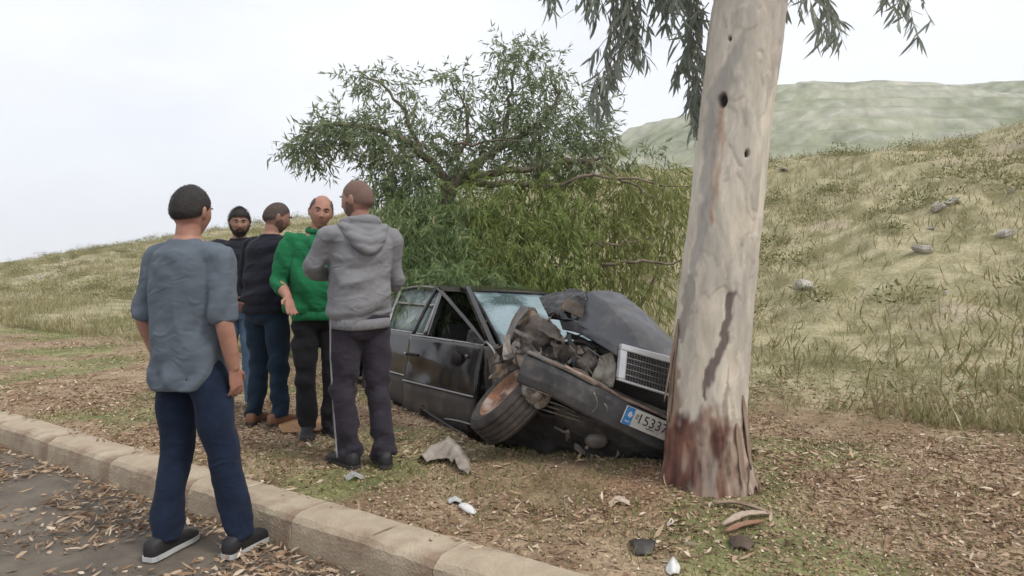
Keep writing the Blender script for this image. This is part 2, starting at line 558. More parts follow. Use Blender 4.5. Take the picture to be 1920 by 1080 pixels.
for k in range(-14, 9):
    sc = s0 + (k + 0.5) * 0.885
    me = kmeshes[k % 4]
    o = link('kerb_stone', me, MAT_KERB, kerb)
    o.location = (sc * KT[0] + 2.135 * KN[0], sc * KT[1] + 2.135 * KN[1], rk.uniform(-0.002, 0.002))
    o.rotation_euler = (rk.uniform(-.006, .006), rk.uniform(-.003, .003), ang + rk.uniform(-.003, .003))

# far terraced hill
hx = np.linspace(-330, 420, 190); hy = np.linspace(110, 330, 190)
HX, HY = np.meshgrid(hx, hy, indexing='ij')
hp = np.stack([HX, HY, np.zeros_like(HX)], -1).reshape(-1, 3)
hn = fbm(hp * 0.012, 4, 71).reshape(HX.shape)
prof = np.sin(np.clip((HY - 110) / 150.0, 0, 1) * math.pi / 2) * sstep(345, 262, HY)
HZ = 92 * np.exp(-((HX - 150) / 150.0) ** 2 / 2) * prof * (1 + 0.07 * hn) - 12 + 4 * hn
step = 4.2
tt = HZ / step + 0.25 * hn; fr = tt - np.floor(tt)
wallness = sstep(0.80, 0.86, fr) * sstep(1.0, 0.95, fr)
HZ2 = step * (np.floor(tt) + 0.35 * np.clip(fr / 0.82, 0, 1) + 0.65 * sstep(0.82, 0.98, fr)) - step * 0.25 * hn
hv = np.stack([HX, HY, HZ2], -1).reshape(-1, 3)
nu, nv = HX.shape
ii, jj = np.meshgrid(np.arange(nu - 1), np.arange(nv - 1), indexing='ij')
a = (ii * nv + jj).ravel()
h_me = np_mesh('hill', hv, np.stack([a, a + nv, a + nv + 1, a + 1], 1), smooth=True)
hnoise = fbm(hv * np.array([0.06, 0.06, 0.2]), 4, 77)
hc = mixc([0.19, 0.215, 0.13], [0.31, 0.32, 0.22], np.clip(0.5 + 0.7 * hnoise, 0, 1))
hc = mixc(hc, [0.50, 0.48, 0.42], np.clip(wallness.ravel() * 0.5 + 0.12 * sstep(0.3, 0.8, hnoise), 0, 1))
set_color(h_me, hc)
hill = tag(link('hill', h_me, attr_mat('terraced_hillside', rough=0.95, var=0.3, vscale=0.25)), 'pale terraced limestone hill far behind the trees', None, None, 'structure')

# ------------------------------------------------------------------ big eucalyptus in front
TY = 3.62
prof_px = np.array([[-900, 1490, 60], [-400, 1442, 64], [0, 1406, 69], [120, 1391, 68.5], [250, 1375, 66], [430, 1357, 67.5], [600, 1337, 70], [740, 1326.5, 70.5], [800, 1323, 71], [850, 1324, 74], [900, 1327, 82], [925, 1328, 90], [960, 1328, 104]])
rows = np.concatenate([np.linspace(960, 0, 300), np.linspace(-8, -900, 60)])
t_px = np.interp(rows, prof_px[:, 0], prof_px[:, 1]); t_r = np.interp(rows, prof_px[:, 0], prof_px[:, 2]) / F * TY * 0.985
kern = np.ones(15) / 15
t_px = np.convolve(np.pad(t_px, 7, 'edge'), kern, 'valid'); t_r = np.convolve(np.pad(t_r, 7, 'edge'), kern, 'valid')
t_z = CAMZ - (rows - HOR) / F * TY; t_x = (t_px - 960) / F * TY
NA = 168
ang_t = np.arange(NA) * 2 * math.pi / NA
A, Zr = np.meshgrid(ang_t, t_z, indexing='xy')
R0 = np.repeat(t_r[:, None], NA, 1); X0 = np.repeat(t_x[:, None], NA, 1)
cyl = np.stack([np.cos(A), np.sin(A), Zr], -1).reshape(-1, 3)
flut = sstep(0.42, -0.02, Zr)
Rr = R0 * (1 + 0.018 * fbm(cyl * np.array([1.5, 1.5, 1.2]), 3, 5).reshape(A.shape))
Rr += flut * (0.022 * fbm(cyl * np.array([3.6, 3.6, 0.8]), 3, 9).reshape(A.shape) + 0.010 * fbm(cyl * np.array([11, 11, 2.2]), 2, 19).reshape(A.shape))
# peeling plates all round the trunk
tq0 = np.stack([X0 + R0 * np.cos(A), TY + R0 * np.sin(A), Zr], -1).reshape(-1, 3)
wrp = .05 * np.stack([vnoise(tq0 * 9, 1), vnoise(tq0 * 9, 2), vnoise(tq0 * 9, 3)], 1)
pl1 = fbm((tq0 + wrp) * np.array([5.5, 5.5, 1.5]) + 3.1, 4, 201); pl2 = fbm((tq0 + wrp) * np.array([13, 13, 3.6]) + 8.7, 4, 211); pl3 = fbm((tq0 + wrp * .5) * np.array([34, 34, 7.0]), 3, 221)
plate1 = sstep(.10, .15, pl1); plate2 = sstep(.42, .47, pl2); edge1 = np.exp(-((pl1 - .115) / .022) ** 2); edge2 = np.exp(-((pl2 - .44) / .03) ** 2)
Rr = Rr + (.0035 * plate1 + .003 * plate2 + .0012 * pl3 - .002 * edge1).reshape(A.shape)
# bark plates: traced shapes on the camera side of the trunk
TX = X0 + Rr * np.cos(A); TYY = TY + Rr * np.sin(A)
ppx = 960 + F * TX / TYY; ppy = HOR - (Zr - CAMZ) * F / TYY
front = np.sin(A) < 0.25
wob = fbm(np.stack([ppx * 0.05, ppy * 0.05, 0 * ppx], -1).reshape(-1, 3), 3, 31).reshape(A.shape)
wob2 = fbm(np.stack([ppx * 0.13, ppy * 0.035, 0 * ppx + 3], -1).reshape(-1, 3), 3, 37).reshape(A.shape)
def strip(pts, w):
    pts = np.array(pts, float)
    cx = np.interp(ppy, pts[:, 1], pts[:, 0]); ww = np.interp(ppy, pts[:, 1], pts[:, 2]) if pts.shape[1] > 2 else w
    ok = sstep(pts[0, 1] - 4, pts[0, 1] + 4, ppy) * sstep(pts[-1, 1] + 4, pts[-1, 1] - 4, ppy)
    return ok * sstep(1.15, 0.6, np.abs(ppx - cx + 4.5 * wob + 3.0 * wob2) / ww) * front
m_strip = strip([(1370, 548, 5), (1366, 580, 8), (1358, 628, 9), (1357, 640, 10), (1350, 665, 10), (1333, 695, 12), (1325, 720, 9), (1320, 752, 4)], 9)
m_grey = strip([(1293, 515, 5), (1291, 560, 13), (1284, 610, 10), (1279, 645, 4)], 10)
m_grey2 = strip([(1395, 60, 8), (1345, 180, 22), (1330, 300, 14), (1318, 420, 12), (1300, 520, 6)], 12) * 0.8
m_grey3 = strip([(1398, 470, 3), (1397, 520, 7), (1392, 610, 4)], 6) * 0.6
m_grey4 = strip([(1368, 690, 2), (1362, 760, 7), (1352, 830, 10)], 6) * 0.8
m_rust = strip([(1352, 196, 7), (1355, 230, 10), (1347, 300, 9), (1340, 350, 8), (1335, 420, 5)], 8) * 0.75
m_knot = sstep(1.25, 0.75, np.hypot((ppx - 1353 + 3 * wob) / 8.5, (ppy - 189 + 3 * wob2) / 13.0)) * front
for (kx, ky, kr) in ((1368, 72, 3), (1401, 288, 4)):
    m_knot = np.maximum(m_knot, sstep(1.3, 0.7, np.hypot((ppx - kx) / kr, (ppy - ky) / (kr * 1.6)))) * front
base_line = 792 + 15 * wob2 + 30 * fbm(np.stack([ppx * 0.022, ppy * 0.012, 0 * ppx + 9], -1).reshape(-1, 3), 3, 39).reshape(A.shape) - 0.08 * (ppx - 1300) * 0 + np.where(ppx > 1350, 8, 0)
m_base = sstep(-30, 18, ppy - base_line + 16 * wob)
m_fib = m_base * sstep(1350, 1384, ppx + 14 * wob2)
m_left = strip([(1264, 640, 2), (1264, 670, 9), (1268, 720, 9), (1265, 800, 9), (1262, 850, 4)], 8)
Rr = Rr - 0.007 * m_strip - 0.004 * m_grey - 0.003 * m_grey2 - 0.03 * m_knot + 0.006 * m_left
Rr += m_base * (0.004 + 0.006 * wob2) + m_fib * 0.006 * fbm(np.stack([ppx * 0.22, ppy * 0.03, 0 * ppx], -1).reshape(-1, 3), 2, 43).reshape(A.shape)
TX = X0 + Rr * np.cos(A); TYY = TY + Rr * np.sin(A)
tv = np.stack([TX, TYY, Zr], -1).reshape(-1, 3)
nr = len(rows)
ii, jj = np.meshgrid(np.arange(nr - 1), np.arange(NA), indexing='ij')
a = (ii * NA + jj).ravel(); b = (ii * NA + (jj + 1) % NA).ravel()
tq = np.stack([a, b, b + NA, a + NA], 1)
n1 = fbm(tv * np.array([5, 5, 1.6]), 4, 51); n2 = fbm(tv * np.array([16, 16, 4.0]), 4, 53); n3 = fbm(tv * np.array([2.2, 2.2, 0.9]), 3, 57)
C = mixc([0.56, 0.495, 0.405], [0.66, 0.60, 0.51], np.clip(0.5 + 0.6 * n1, 0, 1))
C = mixc(C, [0.52, 0.42, 0.32], sstep(0.25, 0.8, n1) * 0.4)
C = mixc(C, [0.48, 0.45, 0.385], plate1 * .45); C = mixc(C, [0.39, 0.35, 0.30], plate2 * .45); C = mixc(C, [0.32, 0.26, 0.21], np.clip(edge1 * .25 + edge2 * .2, 0, .6)); C = C * (1 + .10 * pl3)[:, None]
C = mixc(C, [0.43, 0.39, 0.35], np.clip(sstep(0.1, 0.6, n3) * 0.55 + 0.25 * sstep(1.9, 2.6, tv[:, 2]), 0, 1))
fl = lambda m: np.clip(m.ravel(), 0, 1)
C = mixc(C, [0.36, 0.335, 0.30], fl(m_grey2)); C = mixc(C, [0.33, 0.295, 0.26], fl(m_grey)); C = mixc(C, [0.40, 0.36, 0.33], fl(m_grey3))
C = mixc(C, [0.30, 0.25, 0.21], fl(m_grey4))
C = mixc(C, [0.40, 0.23, 0.14], fl(m_rust) * np.clip(0.55 + 0.9 * n2, 0.1, 1))
C = mixc(C, [0.17, 0.135, 0.12], fl(m_strip)); C = mixc(C, [0.34, 0.25, 0.19], fl(m_left))
redb = mixc([0.085, 0.034, 0.028], [0.25, 0.115, 0.08], np.clip(0.5 + 0.9 * n2, 0, 1)); redb = mixc(redb, [0.33, 0.24, 0.18], sstep(.25, .8, fbm(tv * np.array([9, 9, 3.0]), 4, 58)) * .75)
C = mixc(C, redb, fl(m_base) * np.clip(0.97 - 0.35 * sstep(0.5, 0.9, fbm(tv * np.array([7, 7, 2.2]), 4, 63)) * (.5 + .5 * sstep(.45, .15, tv[:, 2])), 0, 1))
fib = mixc([0.10, 0.075, 0.06], [0.42, 0.33, 0.26], np.clip(0.42 + 1.1 * fbm(np.stack([ppx.ravel() * 0.16, ppy.ravel() * 0.018, 0 * ppx.ravel()], 1), 3, 61), 0, 1))
C = mixc(C, fib, fl(m_fib) * 0.9)
C = mixc(C, [0.03, 0.022, 0.02], fl(m_knot))
t_loc = np.array([t_x[30], TY, 0.0])
euc = empty('eucalyptus_tree', t_loc, 'large pale eucalyptus with peeling bark and red-brown foot, hit by the car', 'tree')
t_me = np_mesh('trunk', tv - t_loc, tq)
set_color(t_me, C)
euc_trunk = link('trunk', t_me, attr_mat('smooth_gum_bark', rough=0.85, bump=0.35, bscale=14, var=0.16, vscale=22, stretch=(1, 1, 0.3)), euc)
MAT_BARKSTRIP = mat('loose_bark', (0.16, 0.10, 0.07), (0.36, 0.27, 0.20), scale=9, rough=0.9, bump=0.5, bscale=40, stretch=(1, 1, .3))
MAT_LIMB = mat('grey_limb_bark', (0.20, 0.165, 0.14), (0.33, 0.29, 0.25), scale=8, rough=0.9, bump=0.4, bscale=30, stretch=(1, 1, .4))

def trunk_point(px, py, out=0.0):
    """point on the camera side of the trunk surface under a photo pixel"""
    z = CAMZ - (py - HOR) / F * (TY - 0.15)
    r = np.interp(-z, -t_z[::1], t_r) if False else np.interp(z, t_z, t_r)
    cx = np.interp(z, t_z, t_x)
    x = np.clip((px - 960) / F * (TY - 0.12) - cx, -r * .98, r * .98)
    y = -math.sqrt(max(r * r - x * x, 1e-5))
    k = (r + out) / r
    return np.array([cx + x * k, TY + y * k, z])

# loose bark strips hanging on the trunk
def bark_strip(pts, w, seed, out=0.012):
    rng = np.random.default_rng(seed)
    pts = cr([trunk_point(px, py, o) for px, py, o in pts], 14)
    G = []
    for k, p in enumerate(pts):
        f = min(1, 3.5 * min(k, 13 - k) / 13 + .25)
        nrm = p - np.array([np.interp(p[2], t_z, t_x), TY, p[2]]); nrm /= np.linalg.norm(nrm)
        side = np.cross(nrm, [0, 0, 1])
        G.append([p + side * w * f * q + nrm * (0.010 * abs(q) ** 2 + rng.normal() * .001) for q in (-.5, -.2, .2, .5)])
    MB().grid(np.array(G), 0.005).build('bark_strip', MAT_BARKSTRIP, euc, smooth=True)
bark_strip([(1262, 600, .004), (1260, 660, .012), (1263, 730, .014), (1262, 800, .02)], 0.035, 1)
bark_strip([(1257, 640, .01), (1254, 700, .03), (1248, 760, .05)], 0.014, 2)
bark_strip([(1268, 690, .008), (1266, 760, .012), (1264, 830, .008)], 0.03, 3)
bark_strip([(1385, 740, .006), (1392, 800, .016), (1398, 880, .02)], 0.05, 4)
bark_strip([(1372, 790, .008), (1376, 850, .016), (1380, 915, .012)], 0.04, 5)

# limbs above the frame and the hanging leaf sprays
top = np.array([np.interp(3.1, t_z, t_x), TY, 3.1])
limbs = [
    [top + [0, 0, -.25], top + [-.35, .10, .35], P(1230, -170, 3.9), P(1120, -200, 4.1), P(1000, -160, 4.2)],
    [top + [0, 0, .1], top + [-.25, -.15, .6], P(1310, -220, 3.35), P(1250, -260, 3.1)],
    [top + [0, 0, .3], top + [.4, .2, .9], top + [1.0, .3, 1.3], top + [1.7, .2, 1.5]],
    [top + [0, 0, .9], top + [-.3, .6, 1.6], top + [-.6, 1.1, 2.2]],
]
for k, lm in enumerate(limbs):
    pts = cr(lm, 14)
    MB().tube(pts, np.linspace(0.085 if k != 1 else .05, 0.012, 14), 8).build('branch', MAT_LIMB, euc, smooth=True)
rng = np.random.default_rng(21)
strands = []
def hang(px0, py0, px1, py1, Y, n, spread=26, bow=0.0):
    for _ in range(n):
        a = P(px0 + rng.normal() * spread, py0 + rng.normal() * 14, Y + rng.normal() * 0.14)
        b = P(px1 + rng.normal() * spread * .8, py1 + rng.normal() * spread * .7, Y + rng.normal() * 0.16)
        m = (a + b) / 2 + np.array([(b - a)[2] * 0.12 + bow, 0, 0])
        strands.append(cr([a, m, b], 10))
hang(1170, -90, 1175, 70, 4.0, 10, 34)
hang(1215, -80, 1190, 60, 3.9, 6, 24)
hang(1185, 10, 1150, 150, 4.0, 5, 22)
hang(1170, 70, 1120, 215, 4.05, 6, 18)
hang(1195, 40, 1210, 120, 3.95, 3, 12)
hang(1120, -90, 1115, 30, 4.1, 6, 18)
hang(1060, -90, 1050, 12, 4.15, 5, 18)
hang(1250, -90, 1245, 30, 3.95, 6, 20)
hang(1295, -80, 1300, 60, 3.75, 10, 22)
hang(1310, 0, 1298, 130, 3.78, 6, 15)
hang(1300, 90, 1256, 150, 3.85, 2, 8)
hang(1318, 90, 1310, 230, 3.85, 6, 9)
hang(1322, 150, 1303, 248, 3.9, 4, 6)
hang(1560, -140, 1565, 60, 4.0, 8, 34)
hang(1700, -140, 1690, 30, 4.1, 8, 40)
hang(1480, -120, 1490, -20, 4.2, 6, 25)
for k in range(26):
    lm = limbs[rng.integers(0, 4)]
    a = cr(lm, 20)[rng.integers(6, 20)] + rng.normal(size=3) * 0.15 + [0, 0, .15]
    if a[2] > 2.9:
        strands.append(cr([a, a + [rng.normal() * .1, rng.normal() * .1, -.15], a + [rng.normal() * .15, rng.normal() * .15, -.42]], 10))
LB, LD, LS, LL, LW, LC, LK = [], [], [], [], [], [], []
tw = MB()
for st in strands:
    tw.tube(st, np.linspace(.0035, .0012, len(st)), 4)
    ln = np.sum(np.linalg.norm(np.diff(st, axis=0), axis=1))
    n = int(ln / 0.027)
    tt = np.sort(rng.uniform(0.08, 1, n))
    idx = tt * (len(st) - 1); i0 = np.minimum(idx.astype(int), len(st) - 2); f = (idx - i0)[:, None]
    p = st[i0] * (1 - f) + st[i0 + 1] * f
    d = np.stack([rng.normal(size=n) * .42, rng.normal(size=n) * .42, -np.abs(rng.normal(0.95, .3, n))], 1)
    LB.append(p); LD.append(d); LS.append(unit(n, rng)); LL.append(rng.uniform(.085, .165, n)); LW.append(rng.uniform(.014, .024, n)); LC.append(rng.normal(size=n) * .12); LK.append(rng.normal(size=n) * .16)
V, Q = leaves(np.concatenate(LB), np.concatenate(LD), np.concatenate(LS), np.concatenate(LL), np.concatenate(LW), np.concatenate(LC), np.concatenate(LK))
MAT_EUC = island_mat('gum_leaf', [(0.22, 0.255, 0.225), (0.32, 0.35, 0.29), (0.26, 0.29, 0.25), (0.38, 0.40, 0.33), (0.23, 0.26, 0.24)], rough=0.38, transl=0.58)
c_o = link('crown', np_mesh('crown', V - t_loc, Q), MAT_EUC, euc); tag(c_o, 'hanging grey-green sickle leaves', kind='stuff')
t_o = tw.build('twigs', MAT_LIMB, c_o); tag(t_o, kind='stuff')

# ------------------------------------------------------------------ broken tree and bushes behind the car
def foliage(clusters, rng, leaf=(.06, .11), wid=(.010, .017), droop=.35, per=10, tl=.26):
    B, Dd, Ls = [], [], []
    for (px, py, rx, ry, Y, rY, n) in clusters:
        c = P(px, py, Y)
        u = unit(n, rng) * (rng.uniform(0, 1, (n, 1)) ** 0.42)
        p0 = c + u * np.array([rx * Y / F, rY, ry * Y / F])
        d = u * 0.7 + unit(n, rng) * 0.6 + np.array([0, 0, -droop * .6])
        d /= np.linalg.norm(d, axis=1, keepdims=True)
        L = rng.uniform(.6, 1.2, n) * tl
        for k in range(per):
            t = (k + .5) / per
            b = p0 + d * (L * t)[:, None] + np.array([0, 0, -1.0]) * (droop * .5 * L * t * t)[:, None]
            ld = d * .7 + unit(n, rng) * .75 + np.array([0, 0, -droop])
            B.append(b); Dd.append(ld); Ls.append(unit(n, rng))
    B = np.concatenate(B); Dd = np.concatenate(Dd); Ls = np.concatenate(Ls)
    n = len(B)
    return diamonds(B, Dd, Ls, rng.uniform(*leaf, n), rng.uniform(*wid, n), rng.normal(size=n) * .06)

rng = np.random.default_rng(33)
TB = 8.3
bt_loc = np.array([*P(832, 400, TB)[:2], 0.0]); bt_loc[2] = float(ground_h(bt_loc[0], bt_loc[1]))
btree = empty('broken_tree', bt_loc, 'broken grey-green tree with forked bare trunk leaning behind the car', 'tree')
MAT_BT = mat('rough_brown_bark', (0.13, 0.10, 0.075), (0.30, 0.24, 0.19), scale=7, rough=0.95, bump=0.7, bscale=30, stretch=(1, 1, .5))
def btube(name, pts, r0, r1, parent, n=16, sides=9, wob=.02):
    w = cr([P(*p) for p in pts], n)
    w[1:-1] += rng.normal(size=(n - 2, 3)) * wob
    return MB().tube(w, np.linspace(r0, r1, n), sides).build(name, MAT_BT, parent, smooth=True)
base_p = bt_loc
trunk_pts = cr([base_p + [0, 0, -.15], P(838, 470, 8.3), P(832, 400, 8.3), P(846, 352, 8.3), P(872, 328, 8.3)], 16)
MB().tube(trunk_pts, np.linspace(.13, .095, 16), 10).build('trunk', MAT_BT, btree, smooth=True)
br = [
    ([(848, 356, 8.3), (815, 315, 8.25), (770, 272, 8.2), (715, 245, 8.1), (650, 228, 8.0), (590, 245, 7.9), (560, 280, 7.9)], .065, .010),
    ([(800, 300, 8.25), (775, 250, 8.3), (745, 190, 8.3), (705, 150, 8.3), (660, 135, 8.3)], .035, .006),
    ([(790, 290, 8.2), (750, 300, 8.1), (730, 330, 8.0), (700, 370, 8.0)], .03, .006),
    ([(850, 350, 8.3), (858, 300, 8.35), (880, 250, 8.4), (868, 190, 8.4), (845, 140, 8.4)], .04, .006),
    ([(868, 330, 8.3), (905, 300, 8.35), (945, 272, 8.4), (1000, 240, 8.5), (1040, 190, 8.5), (1030, 140, 8.5)], .07, .010),
    ([(940, 275, 8.4), (950, 210, 8.5), (960, 150, 8.5), (965, 85, 8.5)], .035, .006),
    ([(872, 335, 8.3), (930, 325, 8.2), (1000, 315, 8.1), (1080, 300, 8.1), (1150, 290, 8.2)], .06, .010),
    ([(875, 342, 8.3), (940, 345, 8.1), (1040, 345, 7.9), (1120, 330, 7.8), (1290, 350, 7.8)], .05, .008),
    ([(1060, 300, 8.1), (1120, 310, 8.0), (1180, 345, 7.9), (1250, 390, 7.9)], .035, .006),
    ([(830, 300, 8.3), (810, 260, 8.3), (880, 270, 8.2), (940, 262, 8.2), (1010, 268, 8.2)], .03, .006),
    ([(770, 272, 8.2), (730, 280, 8.1), (680, 300, 8.0)], .022, .005),
    ([(1130, 500, 7.4), (1180, 490, 7.2), (1240, 492, 7.1), (1300, 490, 7.0)], .022, .010),
    ([(1100, 460, 7.6), (1160, 455, 7.4), (1230, 445, 7.3)], .018, .006),
]
for pts, r0, r1 in br:
    btube('branch', pts, r0, r1, btree)
upper = [
    (573, 268, 26, 26, 7.9, .30, 30), (610, 245, 36, 26, 7.95, .35, 34), (660, 232, 38, 26, 8.0, .35, 34), (690, 262, 34, 34, 8.0, .35, 30), (600, 285, 30, 20, 7.9, .25, 14),
    (735, 262, 40, 34, 8.1, .4, 34), (740, 310, 34, 34, 8.0, .3, 26), (720, 345, 22, 20, 8.0, .3, 9), (780, 300, 36, 34, 8.2, .35, 22),
    (660, 140, 20, 24, 8.3, .25, 12), (700, 148, 30, 18, 8.3, .25, 14), (745, 165, 34, 24, 8.3, .3, 17), (790, 185, 28, 26, 8.3, .3, 11), (770, 215, 34, 22, 8.3, .3, 12), (810, 225, 26, 26, 8.3, .3, 8),
    (852, 140, 28, 16, 8.4, .25, 16), (862, 165, 22, 16, 8.4, .2, 6), (870, 200, 24, 22, 8.4, .25, 8),
    (955, 92, 34, 18, 8.5, .3, 18), (1000, 100, 34, 24, 8.5, .35, 20), (1035, 135, 30, 34, 8.5, .35, 22), (940, 130, 34, 26, 8.5, .35, 19), (985, 150, 40, 30, 8.5, .4, 24), (900, 190, 30, 30, 8.4, .35, 16),
    (940, 200, 44, 34, 8.5, .4, 34), (1000, 205, 44, 38, 8.5, .45, 36), (1060, 195, 36, 40, 8.5, .45, 32), (1105, 205, 36, 40, 8.4, .4, 24), (885, 245, 40, 30, 8.4, .35, 26),
    (960, 258, 54, 30, 8.4, .45, 44), (1040, 255, 54, 32, 8.4, .45, 46), (1110, 260, 44, 30, 8.3, .4, 34), (835, 265, 32, 28, 8.35, .3, 18), (845, 310, 40, 24, 8.3, .3, 16), (700, 330, 34, 30, 8.0, .3, 14), (780, 335, 40, 26, 8.1, .35, 26), (980, 305, 60, 24, 8.3, .4, 34), (1080, 305, 56, 22, 8.2, .4, 30), (900, 300, 40, 24, 8.3, .35, 24),
    (1150, 262, 34, 18, 8.3, .4, 9), (1205, 285, 34, 14, 8.2, .4, 7),
]
upper = [(a_, b_, c_, d_, e_, f_, int(g_ * (1.4 if b_ < 225 else 1.95))) for a_, b_, c_, d_, e_, f_, g_ in upper]
V, Q = foliage(upper, rng, leaf=(.075, .14), wid=(.017, .027), per=11, tl=.27)
MAT_UP = island_mat('grey_green_leaf', [(0.17, 0.215, 0.125), (0.245, 0.295, 0.16), (0.20, 0.245, 0.14), (0.32, 0.36, 0.21), (0.18, 0.22, 0.14)], rough=0.45, transl=0.42)
o = link('crown', np_mesh('crown', V - bt_loc, Q), MAT_UP, btree); tag(o, 'sparse grey-green leaves open to the sky', kind='stuff')

def bush(name, label, clusters, cols, stems, leaf=(.06, .18), wid=(.012, .026), seed=1, transl=.5):
    r = np.random.default_rng(seed)
    c0 = P(clusters[0][0], 560, clusters[0][4])
    loc = np.array([c0[0], c0[1], 0.0]); loc[2] = float(ground_h(loc[0], loc[1]))
    e = empty(name, loc, label, 'bush')
    for (px, py, Y) in stems:
        tip = P(px, py, Y)
        mid = loc * .5 + tip * .5 + r.normal(size=3) * .12
        MB().tube(cr([loc + [r.normal() * .08, r.normal() * .08, -.05], mid, tip], 10), np.linspace(.032, .008, 10), 6).build('stem', MAT_BT, e, smooth=True)
    clusters = [(a_, b_, c_ * 1.12, d_ * 1.12, e_, f_ * 1.15, int(g_ * .66)) for a_, b_, c_, d_, e_, f_, g_ in clusters]
    V, Q = foliage(clusters, r, leaf=leaf, wid=wid, droop=.75, per=12, tl=.34)
    o = link('crown', np_mesh('crown', V - loc, Q), island_mat(name + '_leaf', cols, rough=.5, transl=transl), e); tag(o, kind='stuff')
    return e
bush('leafy_bush', 'dark green drooping bush spilling over the car roof beside the grey hoodie', [
    (760, 400, 50, 40, 7.7, .45, 130), (790, 362, 54, 34, 7.9, .45, 110), (725, 370, 26, 30, 7.9, .35, 40), (790, 445, 60, 44, 7.5, .45, 150), (765, 500, 46, 44, 7.3, .40, 120), (830, 480, 56, 44, 7.3, .45, 150),
    (815, 532, 40, 22, 6.75, .25, 130), (862, 526, 34, 14, 6.5, .2, 70), (930, 528, 40, 12, 6.9, .2, 60), (800, 530, 46, 26, 7.05, .30, 80), (845, 520, 46, 24, 7.0, .30, 80), (730, 430, 24, 40, 7.8, .35, 50), (860, 420, 50, 44, 7.8, .45, 120), (755, 560, 26, 40, 7.9, .3, 40)],
    [(0.13, 0.195, 0.08), (0.21, 0.285, 0.11), (0.16, 0.23, 0.095), (0.28, 0.355, 0.16), (0.12, 0.17, 0.085)], [(760, 420, 7.7), (800, 380, 7.9), (830, 480, 7.4), (850, 430, 7.8)], seed=41)
bush('leafy_bush', 'bright green bush filling the gap behind the windscreen', [
    (930, 400, 60, 44, 8.0, .5, 170), (1000, 385, 60, 44, 8.0, .5, 160), (900, 470, 60, 44, 7.7, .5, 170), (970, 470, 64, 46, 7.7, .5, 180), (1045, 455, 60, 50, 7.8, .5, 170), (900, 520, 50, 22, 7.3, .35, 80),
    (960, 520, 60, 24, 7.4, .4, 100), (1030, 520, 60, 26, 7.5, .4, 100), (1070, 390, 54, 44, 8.0, .5, 140), (950, 345, 70, 24, 8.2, .45, 90), (1050, 335, 70, 26, 8.2, .45, 100), (880, 375, 30, 34, 8.1, .4, 60), (1090, 510, 44, 26, 7.5, .4, 70)],
    [(0.18, 0.24, 0.07), (0.28, 0.34, 0.10), (0.21, 0.27, 0.085), (0.36, 0.41, 0.155), (0.16, 0.205, 0.075)], [(930, 400, 8.0), (1000, 380, 8.0), (970, 480, 7.8), (1050, 450, 7.8), (1070, 390, 8.0)], seed=42)
bush('leafy_bush', 'loose olive green bush between the windscreen and the pale eucalyptus trunk', [
    (1150, 370, 60, 44, 8.2, .5, 120), (1215, 360, 56, 40, 8.2, .5, 105), (1265, 370, 40, 50, 8.3, .5, 70), (1140, 440, 60, 40, 7.9, .5, 120), (1210, 430, 56, 34, 8.0, .5, 95), (1265, 440, 36, 36, 8.1, .5, 50),
    (1130, 308, 54, 20, 8.3, .45, 50), (1200, 318, 54, 20, 8.3, .45, 36), (1260, 325, 44, 22, 8.3, .45, 28), (1150, 500, 50, 26, 7.7, .45, 70), (1210, 520, 44, 30, 7.8, .45, 40), (1180, 560, 40, 22, 7.9, .4, 26), (1240, 540, 36, 30, 8.1, .4, 24)],
    [(0.20, 0.235, 0.065), (0.30, 0.335, 0.10), (0.24, 0.275, 0.085), (0.38, 0.40, 0.17), (0.19, 0.21, 0.08), (0.34, 0.32, 0.16)], [(1150, 370, 8.2), (1215, 360, 8.2), (1260, 400, 8.2), (1180, 470, 8.0)], seed=43)

# ------------------------------------------------------------------ grass and scrub on the bank (uncountable)
rng = np.random.default_rng(51)
def on_ground(n, s0, s1, d0, d1, power=1.0):
    s = rng.uniform(s0, s1, n); d = d0 + (d1 - d0) * rng.uniform(0, 1, n) ** power
    x = s * KT[0] + d * KN[0]; y = s * KT[1] + d * KN[1]
    return x, y, d
n = 210000
x, y, d = on_ground(n, -46, 22, 6.0, 27, 1.8)
msk = fbm(np.stack([x * .8, y * .8, 0 * x], 1), 3, 91)
keep = msk + rng.normal(size=n) * .35 > -.25
x, y, d = x[keep], y[keep], d[keep]; n = len(x)
z = ground_h(x, y)
ln = rng.uniform(.07, .30, n); dirs = np.stack([rng.normal(size=n) * .45, rng.normal(size=n) * .45, np.ones(n)], 1)
V, Q = diamonds(np.stack([x, y, z - .02], 1), dirs, unit(n, rng), ln, rng.uniform(.008, .022, n), rng.normal(size=n) * .15)
tag(link('bank_grass', np_mesh('bank_grass', V, Q), island_mat('dry_grass_blade', [(0.20, 0.21, 0.08), (0.40, 0.34, 0.18), (0.26, 0.25, 0.11), (0.55, 0.49, 0.32), (0.17, 0.19, 0.07), (0.30, 0.22, 0.12), (0.46, 0.40, 0.24)], transl=.25)), 'pale dry grass covering the bank behind the trees', kind='stuff')
